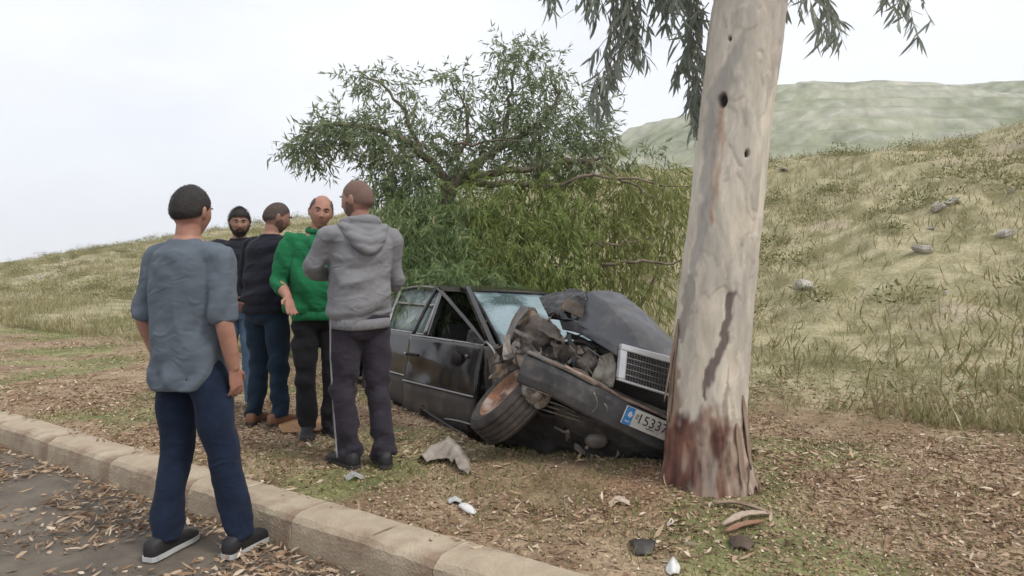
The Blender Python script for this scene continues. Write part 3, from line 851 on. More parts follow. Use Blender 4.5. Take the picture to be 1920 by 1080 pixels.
# scrub: clumps of small leaves scattered on the bank
nb = 620
x, y, d = on_ground(nb, -48, 24, 8.5, 26)
z = ground_h(x, y)
B, Dd, Ll = [], [], []
for k in range(nb):
    r = rng.uniform(.18, .60); m = int(230 * r / .4)
    u = unit(m, rng); u[:, 2] = np.abs(u[:, 2])
    pts = np.array([x[k], y[k], z[k]]) + u * r * rng.uniform(.25, 1, (m, 1)) * np.array([1.2, 1.0, .75]) * (1 + .5 * vnoise(u * 2.3 + k * 7.7, 5))[:, None]
    B.append(pts); Dd.append(u + unit(m, rng) * .7); Ll.append(rng.uniform(.03, .085, m))
B = np.concatenate(B); Dd = np.concatenate(Dd); Ll = np.concatenate(Ll)
V, Q = diamonds(B, Dd, unit(len(B), rng), Ll, Ll * .42, rng.normal(size=len(B)) * .1)
tag(link('hillside_scrub', np_mesh('hillside_scrub', V, Q), island_mat('scrub_leaf', [(0.10, 0.13, 0.05), (0.22, 0.22, 0.09), (0.34, 0.32, 0.17), (0.16, 0.18, 0.08), (0.42, 0.36, 0.18)], transl=.2)), 'low olive and straw-coloured scrub dotting the bank', kind='stuff')
# pale stones on the bank
x, y, d = on_ground(260, -46, 24, 9.5, 26)
mbk = MB()
for k in range(260):
    r = rng.uniform(.03, .15)
    mbk.ball((x[k], y[k], float(ground_h(x[k], y[k])) + r * .15), np.array([r, r * rng.uniform(.6, 1), r * rng.uniform(.35, .6)]) * 1.0, 9, 6)
mbk.transform(lambda v: v + .06 * np.stack([vnoise(v * 9, 1), vnoise(v * 9, 2), vnoise(v * 9, 3)], 1))
tag(mbk.build('rubble', mat('limestone', (0.30, 0.28, 0.24), (0.48, 0.45, 0.39), scale=5, rough=.95)), 'pale limestone rubble lying in the bank grass', kind='stuff')

# ------------------------------------------------------------------ leaf litter and short grass on the verge (uncountable)
def gpatch(x, y):
    out = np.zeros_like(x)
    for (px, py, rr) in ((630, 925, .30), (690, 905, .22), (560, 850, .25), (935, 965, .16), (1010, 985, .20), (1060, 920, .25), (1205, 955, .16), (960, 900, .3), (1110, 900, .18), (1150, 1000, .15), (740, 880, .25), (880, 905, .2), (500, 870, .3), (1000, 855, .3)):
        Y = CAMZ * F / (py - HOR); X = (px - 960) / F * Y
        out = np.maximum(out, np.exp(-(((x - X) / rr) ** 2 + ((y - Y) / rr) ** 2)))
    return out
def litter(name, n, s0, s1, d0, d1, zfun, seed, dens=None, ln=(.025, .085), label=None, cols=None, lift=.012):
    r = np.random.default_rng(seed)
    s = r.uniform(s0, s1, n); d = r.uniform(d0, d1, n)
    x = s * KT[0] + d * KN[0]; y = s * KT[1] + d * KN[1]
    if dens is not None:
        k = r.uniform(0, 1, n) < dens(x, y, d, s); x, y = x[k], y[k]
    n = len(x)
    L = r.uniform(0, 1, n) ** 1.6 * (ln[1] - ln[0]) + ln[0]
    dirs = np.stack([r.normal(size=n), r.normal(size=n), r.normal(size=n) * .22], 1)
    side = np.stack([r.normal(size=n), r.normal(size=n), r.normal(size=n) * .5], 1)
    V, Q = (diamonds if ln[1] < .05 else leaves)(np.stack([x, y, zfun(x, y) + r.uniform(.001, lift, n)], 1), dirs, side, L, r.uniform(.007, .019, n), r.normal(size=n) * .22, *([] if ln[1] < .05 else [r.normal(size=n) * .14]))
    o = link(name, np_mesh(name, V, Q), island_mat(name + '_mix', cols, rough=.85, spec=.2))
    return tag(o, label, kind='stuff')
TAN = [(0.16, 0.095, 0.06), (0.37, 0.26, 0.165), (0.25, 0.155, 0.095), (0.52, 0.40, 0.28), (0.20, 0.12, 0.075), (0.43, 0.31, 0.20), (0.66, 0.55, 0.43)]
def dens(x, y, d, s):
    m = fbm(np.stack([x * 1.6, y * 1.6, 0 * x], 1), 3, 13)
    return np.clip(.62 + .85 * m, .1, 1) * (1 - .6 * gpatch(x, y)) * np.clip(1.25 - .12 * (d - 2.2), .3, 1) * (.25 + .75 * sstep(-10, -5, s))
litter('leaf_litter', 125000, -17.0, 4.2, K_BACK - .06, 7.6, lambda x, y: ground_h(x, y), 3, dens, label='dense tan gum-leaf litter strewn over the verge', cols=TAN)
litter('leaf_crumbs', 110000, -7.0, 3.4, K_BACK - .02, 5.6, lambda x, y: ground_h(x, y), 14, lambda x, y, d, s: np.clip(.72 + .8 * fbm(np.stack([x * 2.3, y * 2.3, 0 * x], 1), 3, 23), .1, 1) * (1 - .6 * gpatch(x, y)), ln=(.008, .034), label='fine broken leaf crumbs covering the bare earth', cols=TAN, lift=.006)
litter('road_leaf_litter', 30000, -9.0, 2.4, 0.90, K_FRONT - .015, lambda x, y: np.full_like(x, ROAD_Z + .004), 4, lambda x, y, d, s: np.clip(sstep(.8, 1.75, d) ** 1.5 * (.6 + .9 * fbm(np.stack([x * 2, y * 2, 0 * x], 1), 2, 8)), 0, 1), label='fallen leaves gathered in the gutter against the kerb', cols=TAN, lift=.02)
def dens_k(x, y, d, s):
    return np.clip(.35 + .6 * fbm(np.stack([x * 3, y * 3, 0 * x], 1), 2, 18), 0, 1) * sstep(2.12, 2.25, d)
litter('kerb_leaf_litter', 1800, -7.0, 2.2, 2.10, K_BACK + .01, lambda x, y: np.full_like(x, .018), 5, dens_k, label='thin scatter of dry leaves along the back of the kerb', cols=TAN, lift=.008)
# short green grass in patches
n = 150000
r = np.random.default_rng(61)
s = r.uniform(-16, 4, n); d = r.uniform(K_BACK + .02, 7.6, n)
x = s * KT[0] + d * KN[0]; y = s * KT[1] + d * KN[1]
m = fbm(np.stack([x * 1.1, y * 1.1, 0 * x], 1), 3, 77)
k = r.uniform(0, 1, n) < np.clip(.95 * gpatch(x, y) + .40 * sstep(.1, .8, m) + .03 + .4 * sstep(4.6, 6.5, d), 0, 1)
x, y = x[k], y[k]; n = len(x)
L = r.uniform(.025, .075, n) * (1 + .8 * sstep(4.8, 6.8, KN[0] * x + KN[1] * y))
V, Q = diamonds(np.stack([x, y, ground_h(x, y) - .004], 1), np.stack([r.normal(size=n) * .7, r.normal(size=n) * .7, np.ones(n)], 1), unit(n, r), L, r.uniform(.003, .006, n), r.normal(size=n) * .2)
tag(link('verge_grass', np_mesh('verge_grass', V, Q), island_mat('short_grass_blade', [(0.13, 0.165, 0.045), (0.23, 0.25, 0.085), (0.17, 0.20, 0.06), (0.36, 0.33, 0.16), (0.14, 0.175, 0.05)], transl=.25)), 'thin green grass growing through the leaf litter', kind='stuff')

# ------------------------------------------------------------------ the wrecked car
ROLL = math.radians(4); CAR_Z = -0.36
def W(p):
    """car coordinates (forward, left, up) -> world; the car lists to its left"""
    p = np.asarray(p, float)
    u, v, w = p[..., 0], p[..., 1], p[..., 2]
    lat = v * math.cos(ROLL) + w * math.sin(ROLL)
    z = w * math.cos(ROLL) - v * math.sin(ROLL) + CAR_Z
    return np.stack([CAR_O[0] + CAR_F[0] * u + CAR_L[0] * lat, CAR_O[1] + CAR_F[1] * u + CAR_L[1] * lat, z], -1)

PAINT = mat('dusty_black_paint', (0.008, 0.007, 0.0075), (0.024, 0.019, 0.017), scale=2.2, rough=0.10, rough2=0.36, spec=0.5, coat=0.35, lo=.38, hi=.72, c3=(0.16, 0.12, 0.09), scale3=7, amt3=0.2, bump=.03, bscale=9)
HOODP = mat('scuffed_paint_sky_tint', (0.045, 0.046, 0.053), (0.075, 0.073, 0.076), scale=3.5, rough=0.34, rough2=0.55, spec=0.5, coat=0.2, c3=(0.17, 0.15, 0.13), scale3=9, amt3=.4, bump=.05, bscale=12)  # black car paint lifted blue-grey to imitate sky reflection, plus scuff patches
CLAD = mat('grey_cladding_plastic', (0.055, 0.047, 0.043), (0.105, 0.088, 0.075), scale=4, rough=.6, rough2=.8, c3=(.19, .15, .11), scale3=6, amt3=.5)
CHROME = mat('dull_chrome', (0.62, 0.62, 0.63), (0.48, 0.47, 0.46), scale=14, rough=.22, rough2=.42, metal=.9)
ALU = mat('window_trim_metal', (0.42, 0.41, 0.40), (0.28, 0.26, 0.25), scale=12, rough=.35, metal=.85)
RUBBER = mat('tyre_rubber', (0.030, 0.028, 0.027), (0.085, 0.070, 0.058), scale=9, rough=.85, bump=.15, bscale=60)
DARK = mat('black_parts_and_shade', (0.012, 0.011, 0.011), (0.035, 0.03, 0.027), scale=9, rough=.85)  # black car parts, also the shade sheet below the bumper
MUD = mat('muddy_torn_metal', (0.085, 0.070, 0.060), (0.21, 0.165, 0.13), scale=7, rough=.55, rough2=.85, metal=.25, c3=(.44, .30, .18), scale3=6.5, amt3=.9, bump=.3, bscale=30)
MUD2 = mat('scraped_inner_metal', (0.10, 0.085, 0.075), (0.27, 0.23, 0.19), scale=11, rough=.5, rough2=.8, metal=.3, c3=(.05, .04, .035), scale3=10, amt3=.8, bump=.3, bscale=30)
RUST = mat('rusty_hub', (0.11, 0.075, 0.06), (0.40, 0.19, 0.10), scale=6, rough=.8, c3=(.45, .36, .31), scale3=9, amt3=.9, bump=.4, bscale=40)
BUMP = mat('scuffed_bumper_plastic', (0.040, 0.041, 0.044), (0.075, 0.073, 0.073), scale=6, rough=.45, rough2=.7, c3=(.15, .13, .115), scale3=14, amt3=.5)
SEAT = mat('dark_seat_cloth', (0.025, 0.024, 0.025), (0.05, 0.045, 0.043), scale=30, rough=.95)
BEIGE = mat('dirty_beige_hose', (0.30, 0.25, 0.18), (0.17, 0.13, 0.09), scale=16, rough=.75)
STEEL = mat('bent_grey_steel', (0.13, 0.12, 0.11), (0.24, 0.215, 0.19), scale=12, rough=.45, metal=.5, c3=(.16, .09, .05), scale3=9, amt3=.7)

def glass_mat(name, tint, crazed, crack=26.0, diffuse=.5):
    m = bpy.data.materials.new(name); m.use_nodes = True
    N, L = m.node_tree.nodes, m.node_tree.links
    b = N['Principled BSDF']; b.inputs['Base Color'].default_value = (*crazed, 1); b.inputs['Roughness'].default_value = .12; b.inputs['Specular IOR Level'].default_value = .7
    t = N.new('ShaderNodeBsdfTransparent'); t.inputs['Color'].default_value = (*tint, 1)
    tc = N.new('ShaderNodeTexCoord')
    vo = N.new('ShaderNodeTexVoronoi'); vo.feature = 'DISTANCE_TO_EDGE'; vo.inputs['Scale'].default_value = crack
    r = N.new('ShaderNodeValToRGB'); r.color_ramp.elements[0].position = 0.0; r.color_ramp.elements[0].color = (.95, .95, .95, 1); r.color_ramp.elements[1].position = .10; r.color_ramp.elements[1].color = (.25, .25, .25, 1)
    n = N.new('ShaderNodeTexNoise'); n.inputs['Scale'].default_value = 3.2; n.inputs['Detail'].default_value = 5
    r2 = N.new('ShaderNodeValToRGB'); r2.color_ramp.elements[0].position = .38; r2.color_ramp.elements[0].color = (.12, .12, .12, 1); r2.color_ramp.elements[1].position = .56; r2.color_ramp.elements[1].color = (diffuse, diffuse, diffuse, 1)
    mx = N.new('ShaderNodeMath'); mx.operation = 'MULTIPLY_ADD'; mx.inputs[1].default_value = .35
    ms = N.new('ShaderNodeMixShader')
    L.new(tc.outputs['Object'], vo.inputs['Vector']); L.new(tc.outputs['Object'], n.inputs['Vector'])
    L.new(vo.outputs['Distance'], r.inputs['Fac']); L.new(n.outputs['Fac'], r2.inputs['Fac'])
    L.new(r.outputs['Color'], mx.inputs[0]); L.new(r2.outputs['Color'], mx.inputs[2])
    L.new(mx.outputs['Value'], ms.inputs[0]); L.new(t.outputs['BSDF'], ms.inputs[1]); L.new(b.outputs['BSDF'], ms.inputs[2])
    L.new(ms.outputs['Shader'], N['Material Output'].inputs['Surface'])
    return m
WSCREEN = glass_mat('crazed_windscreen_glass', (.40, .52, .50), (.27, .36, .38), 30, .80)
SIDEGL = glass_mat('dusty_side_glass', (.62, .74, .70), (.38, .44, .42), 3, .55)

car_loc = np.array([CAR_O[0], CAR_O[1], -0.36])
car = empty('crashed_car', car_loc, 'wrecked black saloon car with crushed nose wrapped against the eucalyptus', 'car')

def half(w):
    return np.interp(w, [.18, .30, .52, .75, .92, 1.38], [.80, .845, .86, .855, .82, .62])

def side_grid(u0, u1, w0, w1, sgn, nu=14, nw=12, off=0.0, bulge=.0):
    us = np.linspace(u0, u1, nu); ws = np.linspace(w0, w1, nw)
    U, Wd = np.meshgrid(us, ws, indexing='ij')
    return np.stack([U, sgn * (half(Wd) + off), Wd], -1)

def tubeW(m, pts, r, n=6, flat=1.0):
    m.tube(W(np.array(pts)), r, n, True, flat); return m
def barW(m, p0, p1, a, b, n=2):
    """rectangular bar between car points, a across, b deep"""
    p0, p1 = W(np.array(p0)), W(np.array(p1))
    t = p1 - p0; Lb = np.linalg.norm(t); t /= Lb
    u = np.array([0, 0, 1.0]) if abs(t[2]) < .8 else np.array([CAR_F[0], CAR_F[1], 0])
    u = u - t * np.dot(u, t); u /= np.linalg.norm(u); w = np.cross(t, u)
    m.box((p0 + p1) / 2, (Lb, a, b), np.stack([t, w, u], 1)); return m

# --- body shell: sills, quarter panels, pillars, floor, firewall
body = MB()
for sg in (-1, 1):
    barW(body, (.10, sg * .79, .22), (-1.98, sg * .79, .22), .10, .12)
    # rear quarter with wheel arch
    G = side_grid(-1.97, -3.30, .24, .95, sg, 28, 16)
    G[..., 1] -= sg * .10 * sstep(-2.9, -3.35, G[..., 0])
    nu_, nv_ = G.shape[:2]
    WG = W(G)
    V = WG.reshape(-1, 3); Fs = []
    for i in range(nu_ - 1):
        for j in range(nv_ - 1):
            c = (G[i, j] + G[i + 1, j + 1]) / 2
            if math.hypot(c[0] + 2.36, c[2] - .33) < .365: continue
            k = i * nv_ + j
            Fs.append((k, k + nv_, k + nv_ + 1, k + 1))
    body.add(V, Fs)
    # inner arch
    aa = np.linspace(0, math.pi, 14)
    arch = np.array([[[-2.36 + .36 * math.cos(t), sg * v, .33 + .36 * math.sin(t)] for v in (.84, .55)] for t in aa])
    body.grid(W(arch), .004)
    # pillars
    barW(body, (-1.09, sg * .80, .30), (-1.12, sg * .80, .93), .05, .10)
    barW(body, (-1.10, sg * .79, .92), (-1.16, sg * .625, 1.37), .05, .075)
    cp = np.array([[[-1.93, sg * .80, .93], [-2.10, sg * .64, 1.36]], [[-2.20, sg * .80, .94], [-2.18, sg * .64, 1.355]], [[-2.62, sg * .78, .95], [-2.30, sg * .635, 1.33]]])
    body.grid(W(lin_grid(cp, 8, 6)), .012)
    barW(body, (-.68, sg * .63, 1.365), (-2.12, sg * .64, 1.365), .05, .04)
body.box(*(lambda c: (W(np.array(c)), (.01, .01, .01)))((-1, 0, .3)))
body.grid(W(lin_grid([[[.30, -.78, .24], [.30, .78, .24]], [[-3.2, -.78, .24], [-3.2, .78, .24]]], 8, 4)), .03)
body.grid(W(lin_grid([[[.12, -.78, .24], [.12, .78, .24]], [[.18, -.74, .90], [.18, .74, .90]]], 6, 6)), .03)
# tail
body.grid(W(cr_grid([[[-3.30, -.76, .30], [-3.36, 0, .30], [-3.30, .76, .30]], [[-3.34, -.76, .60], [-3.42, 0, .60], [-3.34, .76, .60]], [[-3.30, -.74, .94], [-3.36, 0, .96], [-3.30, .74, .94]]], 8, 10)), .012)
body_o = body.build('body', PAINT, car, smooth=False)

# A pillars and cowl, part of their own: grey trim on the near one
for sg in (-1, 1):
    m = MB(); barW(m, (.06, sg * .79, .91), (-.69, sg * .635, 1.372), .045, .075)
    m.build('windscreen_pillar', PAINT, car, bevel=.012)
m = MB(); m.grid(W(cr_grid([[[.06, -.78, .925], [.20, 0, .95], [.06, .78, .925]], [[.32, -.76, .90], [.44, 0, .92], [.32, .76, .90]]], 5, 14)), .012)
m.build('cowl_panel', PAINT, car, smooth=True)

# roof
us = np.array([-.66, -.9, -1.4, -1.85, -2.14]); zc = np.array([1.372, 1.405, 1.425, 1.415, 1.372])
ctrl = [[[u, v * (.64 - .015 * (k in (0,))), z - .045 * (abs(v) ** 2.2)] for v in (-1, -.55, 0, .55, 1)] for k, (u, z) in enumerate(zip(us, zc))]
roof = MB(); G = W(cr_grid(ctrl, 18, 18)); roof.grid(G, .02)
roof_o = roof.build('roof', PAINT, car, smooth=True)
m = MB(); tubeW(m, [(-.655, v * .635, 1.362 - .03 * abs(v) ** 2.2 + .006) for v in np.linspace(-1, 1, 12)], .011); m.build('trim_strip', ALU, roof_o, smooth=True)

# windscreen
base = [[.10 + .12 * (1 - v * v), v * .735, .935] for v in (-1, -.5, 0, .5, 1)]
mid = [[-.26 + .12 * (1 - v * v), v * .685, 1.155] for v in (-1, -.5, 0, .5, 1)]
tp = [[-.645 + .06 * (1 - v * v), v * .605, 1.352] for v in (-1, -.5, 0, .5, 1)]
G = cr_grid([base, mid, tp], 18, 26)
sh = G.shape
dn = fbm(G.reshape(-1, 3) * np.array([3, 3, 3.0]), 3, 5).reshape(sh[:2])
G[..., 0] += .018 * dn; G[..., 2] += .012 * dn
G[..., 2] -= .06 * np.exp(-(((G[..., 1] + .15) / .25) ** 2 + ((G[..., 0] + .05) / .2) ** 2))
wsg = MB(); wsg.grid(W(G), .005); ws_o = wsg.build('windscreen', WSCREEN, car, smooth=True)
# rubber surround of the windscreen
m = MB(); tubeW(m, [G[0, 0] + [.01, 0, .004], *[G[i, 0] + [.008, -.012, .008] for i in range(0, 18, 3)], G[17, 0] + [.0, -.01, .01], *[G[17, j] + [0, 0, .012] for j in range(0, 26, 4)]], .010); m.build('rubber_seal', DARK, ws_o, smooth=True)
m = MB(); tubeW(m, [G[1, 3] + [.02, 0, .02], G[2, 8] + [.02, 0, .02], G[4, 14] + [.02, 0, .025]], .007); m.build('wiper', DARK, car)
rw = MB(); rw.grid(W(cr_grid([[[-2.60, -.66, .96], [-2.68, 0, .97], [-2.60, .66, .96]], [[-2.16, -.60, 1.35], [-2.20, 0, 1.375], [-2.16, .60, 1.35]]], 6, 10)), .005); rw.build('rear_window', SIDEGL, car, smooth=True)
m = MB(); m.grid(W(cr_grid([[[-2.62, -.74, .955], [-2.70, 0, .985], [-2.62, .74, .955]], [[-3.30, -.72, .945], [-3.36, 0, .965], [-3.30, .72, .945]]], 6, 10)), .015); m.build('boot_lid', PAINT, car, smooth=True)
m = MB(); m.tube(W(np.array([[-2.95, -.86, .46], [-3.38, -.80, .46], [-3.47, 0, .46], [-3.38, .80, .46], [-2.95, .86, .46]])), .09, 8, True, 1.0); m.build('rear_bumper', BUMP, car, smooth=True)

# --- doors
def hinge(G, u0, v0, deg, sg):
    a = math.radians(deg) * (1 if sg < 0 else -1)
    X = G[..., 0] - u0; Yv = G[..., 1] - v0
    out = G.copy()
    out[..., 0] = u0 + X * math.cos(a) - Yv * math.sin(a)
    out[..., 1] = v0 + X * math.sin(a) + Yv * math.cos(a)
    return out
def door(name, u0, u1, sg, deg, frame, arch=False, label=None, glass=None, handle=True, dent=0.0):
    v0 = sg * .82
    H = lambda g: W(hinge(np.asarray(g, float), u0, v0, deg, sg))
    G = side_grid(u0 - .012, u1 + .012, .20, .925, sg, 24, 20)
    if arch:
        low = sstep(.62, .30, G[..., 2])
        G[..., 0] += .16 * low * sstep(u1 + .45, u1, G[..., 0])
    q = G.reshape(-1, 3)
    if dent:
        G[..., 1] += sg * dent * (fbm(q * 3.0, 3, 8).reshape(G.shape[:2]))
    body_ = MB(); body_.grid(H(G), .045)
    d = body_.build(name, PAINT, car, smooth=True)
    m = MB(); Gc = side_grid(u0 - .03, u1 + .03, .205, .515, sg, 16, 6, .026)
    if arch: Gc[..., 0] += .16 * sstep(.62, .30, Gc[..., 2]) * sstep(u1 + .45, u1, Gc[..., 0])
    m.grid(H(Gc), .014); m.build('lower_cladding', CLAD, d, smooth=True)
    m = MB(); m.tube(H([[u, sg * (half(.528) + .036), .528] for u in np.linspace(u0 - .03, u1 + .03, 6)]), .009, 6); m.build('trim_strip', ALU, d, smooth=True)
    m = MB(); m.tube(H([[u, sg * (half(.925) + .012), .928] for u in np.linspace(u0 - .03, u1 + .02, 8)]), .012, 6); m.build('belt_strip', ALU, d, smooth=True)
    m = MB()
    for pts in frame:
        P3 = cr([[u, sg * (half(w) + .0), w] for u, w in pts], 14)
        m.tube(H(P3), .021, 6, True, .8)
    m.build('window_frame', PAINT if glass is None else ALU, d, smooth=True)
    if glass is not None:
        gg = lin_grid([[[u, sg * (half(w) - .012), w] for u, w in row] for row in glass], 6, 6)
        m = MB(); m.grid(H(gg), .004); m.build('pane', SIDEGL, d, smooth=True)
    if handle:
        ub = u1 + .13
        m = MB(); m.tube(H([[ub + .08, sg * (half(.76) + .028), .765], [ub + .04, sg * (half(.76) + .05), .767], [ub - .05, sg * (half(.76) + .05), .765], [ub - .09, sg * (half(.76) + .028), .763]]), .013, 6); m.build('handle', DARK, d, smooth=True)
        m = MB(); c = H(np.array([ub - .11, sg * (half(.75) + .026), .762])); m.ball(c, .014, 8, 6); m.build('lock', CHROME, d, smooth=True)
    return d, H
fd, HF = door('front_door', 0.0, -1.07, -1, 9, [[(-.02, .93), (-.30, 1.07), (-.62, 1.215), (-.96, 1.365)], [(-1.05, .93), (-1.03, 1.15), (-.985, 1.375)], [(-.24, .93), (-.25, 1.03)]], label=None, dent=.018)
fd['label'] = 'front passenger door hanging ajar with bent window frame'
# mirror corner and dented hole on the front door
m = MB(); m.grid(HF(lin_grid([[[-.03, -.835, .935], [-.24, -.83, .935]], [[-.05, -.83, .95], [-.24, -.815, 1.035]]], 4, 4)), .012); m.build('mirror_corner', PAINT, fd)
m = MB(); m.ball(HF(np.array([-.30, -.885, .80])), (.085, .035, .065), 12, 8, np.stack([CAR_F.tolist() + [0], CAR_L.tolist() + [0], [0, 0, 1]], 1)); m.transform(lambda v: v + .012 * np.stack([vnoise(v * 18, 1), vnoise(v * 18, 2), vnoise(v * 18, 3)], 1))
m.build('broken_mirror', DARK, fd, smooth=True)
m = MB(); m.ball(HF(np.array([-.17, -.88, .83])), .016, 8, 6); m.build('mirror_bracket', STEEL, fd, smooth=True)
rd_, HR = door('rear_door', -1.10, -1.94, -1, 5, [[(-1.13, .93), (-1.17, 1.37)], [(-1.17, 1.37), (-1.6, 1.378), (-1.95, 1.345)], [(-1.95, 1.345), (-1.93, 1.1), (-1.88, .93)], [(-1.16, 1.20), (-1.9, 1.20)]], arch=True,
     glass=[[(-1.14, .93), (-1.88, .93)], [(-1.17, 1.36), (-1.93, 1.34)]])
door('front_door', 0.0, -1.07, 1, 0, [[(-.05, .93), (-.38, 1.16), (-.70, 1.36)], [(-.70, 1.36), (-1.05, 1.37)], [(-1.05, .93), (-1.05, 1.37)]], glass=[[(-.06, .93), (-1.05, .93)], [(-.70, 1.35), (-1.04, 1.36)]])
door('rear_door', -1.10, -1.94, 1, 0, [[(-1.13, .93), (-1.17, 1.37)], [(-1.17, 1.37), (-1.6, 1.378), (-1.95, 1.345)], [(-1.95, 1.345), (-1.88, .93)]], arch=True, glass=[[(-1.14, .93), (-1.88, .93)], [(-1.17, 1.36), (-1.93, 1.34)]])
# bent sill trim hanging to the ground
m = MB(); m.tube(cr([P(795, 768, 5.35), P(820, 785, 5.15), P(850, 803, 4.95), P(874, 815, 4.80)], 10), .012, 6, True, .4); m.build('sill_trim', BUMP, car, smooth=True)
m = MB(); m.tube(cr([P(835, 785, 5.1), P(860, 789, 4.95), P(888, 797, 4.8)], 8), .012, 6, True, .5); m.build('sill_trim', ALU, car, smooth=True)

# --- inside
def seat(u, v, wid=.50):
    e = MB()
    G = cr_grid([[[u + .25, v - wid / 2, .42], [u + .25, v, .45], [u + .25, v + wid / 2, .42]], [[u - .22, v - wid / 2, .40], [u - .22, v, .40], [u - .22, v + wid / 2, .40]], [[u - .30, v - wid / 2, .46], [u - .31, v, .46], [u - .30, v + wid / 2, .46]], [[u - .48, v - wid * .42, 1.0], [u - .50, v, 1.02], [u - .48, v + wid * .42, 1.0]]], 14, 8)
    e.grid(W(G), .14)
    s_ = e.build('seat', SEAT, car, smooth=True)
    h = MB(); h.ball(W(np.array([u - .53, v, 1.14])), (.06, .13, .085), 10, 8, np.stack([CAR_F.tolist() + [0], CAR_L.tolist() + [0], [0, 0, 1]], 1)); h.build('headrest', SEAT, s_, smooth=True)
seat(-.75, -.38); seat(-.75, .38); 
seat(-1.75, 0, 1.25)
m = MB(); m.grid(W(cr_grid([[[.12, -.72, .55], [.12, .72, .55]], [[-.10, -.72, .60], [-.10, .72, .60]], [[-.12, -.72, .80], [-.10, .72, .80]], [[.02, -.74, .92], [.02, .74, .92]]], 10, 6)), .02); m.build('dashboard', DARK, car, smooth=True)
c = np.array([-.34, .38, .80]); a_ = np.linspace(0, 2 * math.pi, 25)
m = MB(); m.tube(W(np.array([c + [.09 * math.sin(t), .19 * math.cos(t), .17 * math.sin(t)] for t in a_])), .013, 6); m.build('steering_wheel', DARK, car, smooth=True)

# --- wheels
def wheel(name, c, axis_, rim_mat, tyre_mat, flat=0.0, R=.300, wd=.20):
    c = np.asarray(c, float); ax = np.asarray(axis_, float); ax /= np.linalg.norm(ax)
    u = np.cross(ax, [0, 0, 1.0]); u /= np.linalg.norm(u); w = np.cross(ax, u)
    def lathe(mb_, prof, n=40):
        R_ = []
        for (r, h) in prof:
            t = np.arange(n) * 2 * math.pi / n
            R_.append(c + ax * h + r * (np.outer(np.cos(t), u) + np.outer(np.sin(t), w)))
        mb_.rings(R_, False)
        return mb_
    e = empty('wheel', (0, 0, 0)); e.parent = car
    h = wd / 2
    prof = [(.205, h * .86), (.225, h * .98), (.255, h * 1.04), (R - .022, h * .93), (R - .006, h * .80)]
    for g in (.56, .20, -.20, -.56):
        prof += [(R, h * (g + .14)), (R, h * (g + .06)), (R - .009, h * (g + .05)), (R - .009, h * (g - .05)), (R, h * (g - .06))]
    prof += [(R, -h * .72), (R - .006, -h * .80), (R - .022, -h * .93), (.255, -h * 1.04), (.225, -h * .98), (.205, -h * .86), (.205, h * .86)]
    lathe(MB(), prof).build('tyre', tyre_mat, e, smooth=False)
    rp = [(.207, h * .80), (.200, h * .92), (.186, h * .90), (.176, h * .55), (.150, h * .38), (.10, h * .44), (.060, h * .60), (.034, h * .66), (.030, h * .80), (.002, h * .82)]
    lathe(MB(), rp).build('rim', rim_mat, e, smooth=True)
    lathe(MB(), [(.206, h * .7), (.200, -h * .9), (.17, -h * .7), (.05, -h * .2), (.002, -h * .2)]).build('rim_back', DARK, e, smooth=True)
    for k in range(5):
        t = k * 2 * math.pi / 5
        MB().ball(c + ax * h * .50 + .055 * (math.cos(t) * u + math.sin(t) * w), .011, 6, 4).build('wheel_bolt', STEEL, e)
    return e
n_w = np.array([-.69, -.13, .71])
wheel('wheel', P(958, 752, 4.18), n_w, RUST, RUBBER)['label'] = 'torn-off front wheel lying tilted with rust-orange rim'
wheel('wheel', W(np.array([-2.36, -.74, .315])), np.append(-CAR_L, 0), ALU, RUBBER)
wheel('wheel', W(np.array([-2.36, .74, .36])), np.append(CAR_L, 0), ALU, RUBBER)
wheel('wheel', np.array([1.52, 5.05, .02]), np.append(CAR_L, 0.2), STEEL, RUBBER)

# --- crushed front
def patch(name, ctrl, material, parent=None, nu=22, nv=26, amp=.02, fr=6.0, seed=1, thick=.006, smooth=True, lin=0.0, amp2=0.0):
    C_ = np.array([[P(*p) for p in r] for r in ctrl])
    G = cr_grid(C_, nu, nv) * (1 - lin) + lin_grid(C_, nu, nv) * lin
    q = G.reshape(-1, 3)
    du = np.gradient(G, axis=0); dv = np.gradient(G, axis=1)
    N_ = np.cross(du, dv); N_ /= (np.linalg.norm(N_, axis=2, keepdims=True) + 1e-9)
    dsp = amp * (.45 * ridged(q * fr, 3, seed) + .9 * creases(q, fr * .9, seed + 40)) + amp2 * (fbm(q * fr * 2.7, 3, seed + 5) + .8 * creases(q, fr * 2.4, seed + 60))
    G = G + N_ * dsp.reshape(G.shape[:2])[..., None]
    m_ = MB(); m_.grid(G, thick)
    return m_.build(name, material, parent if parent is not None else car, smooth=smooth)

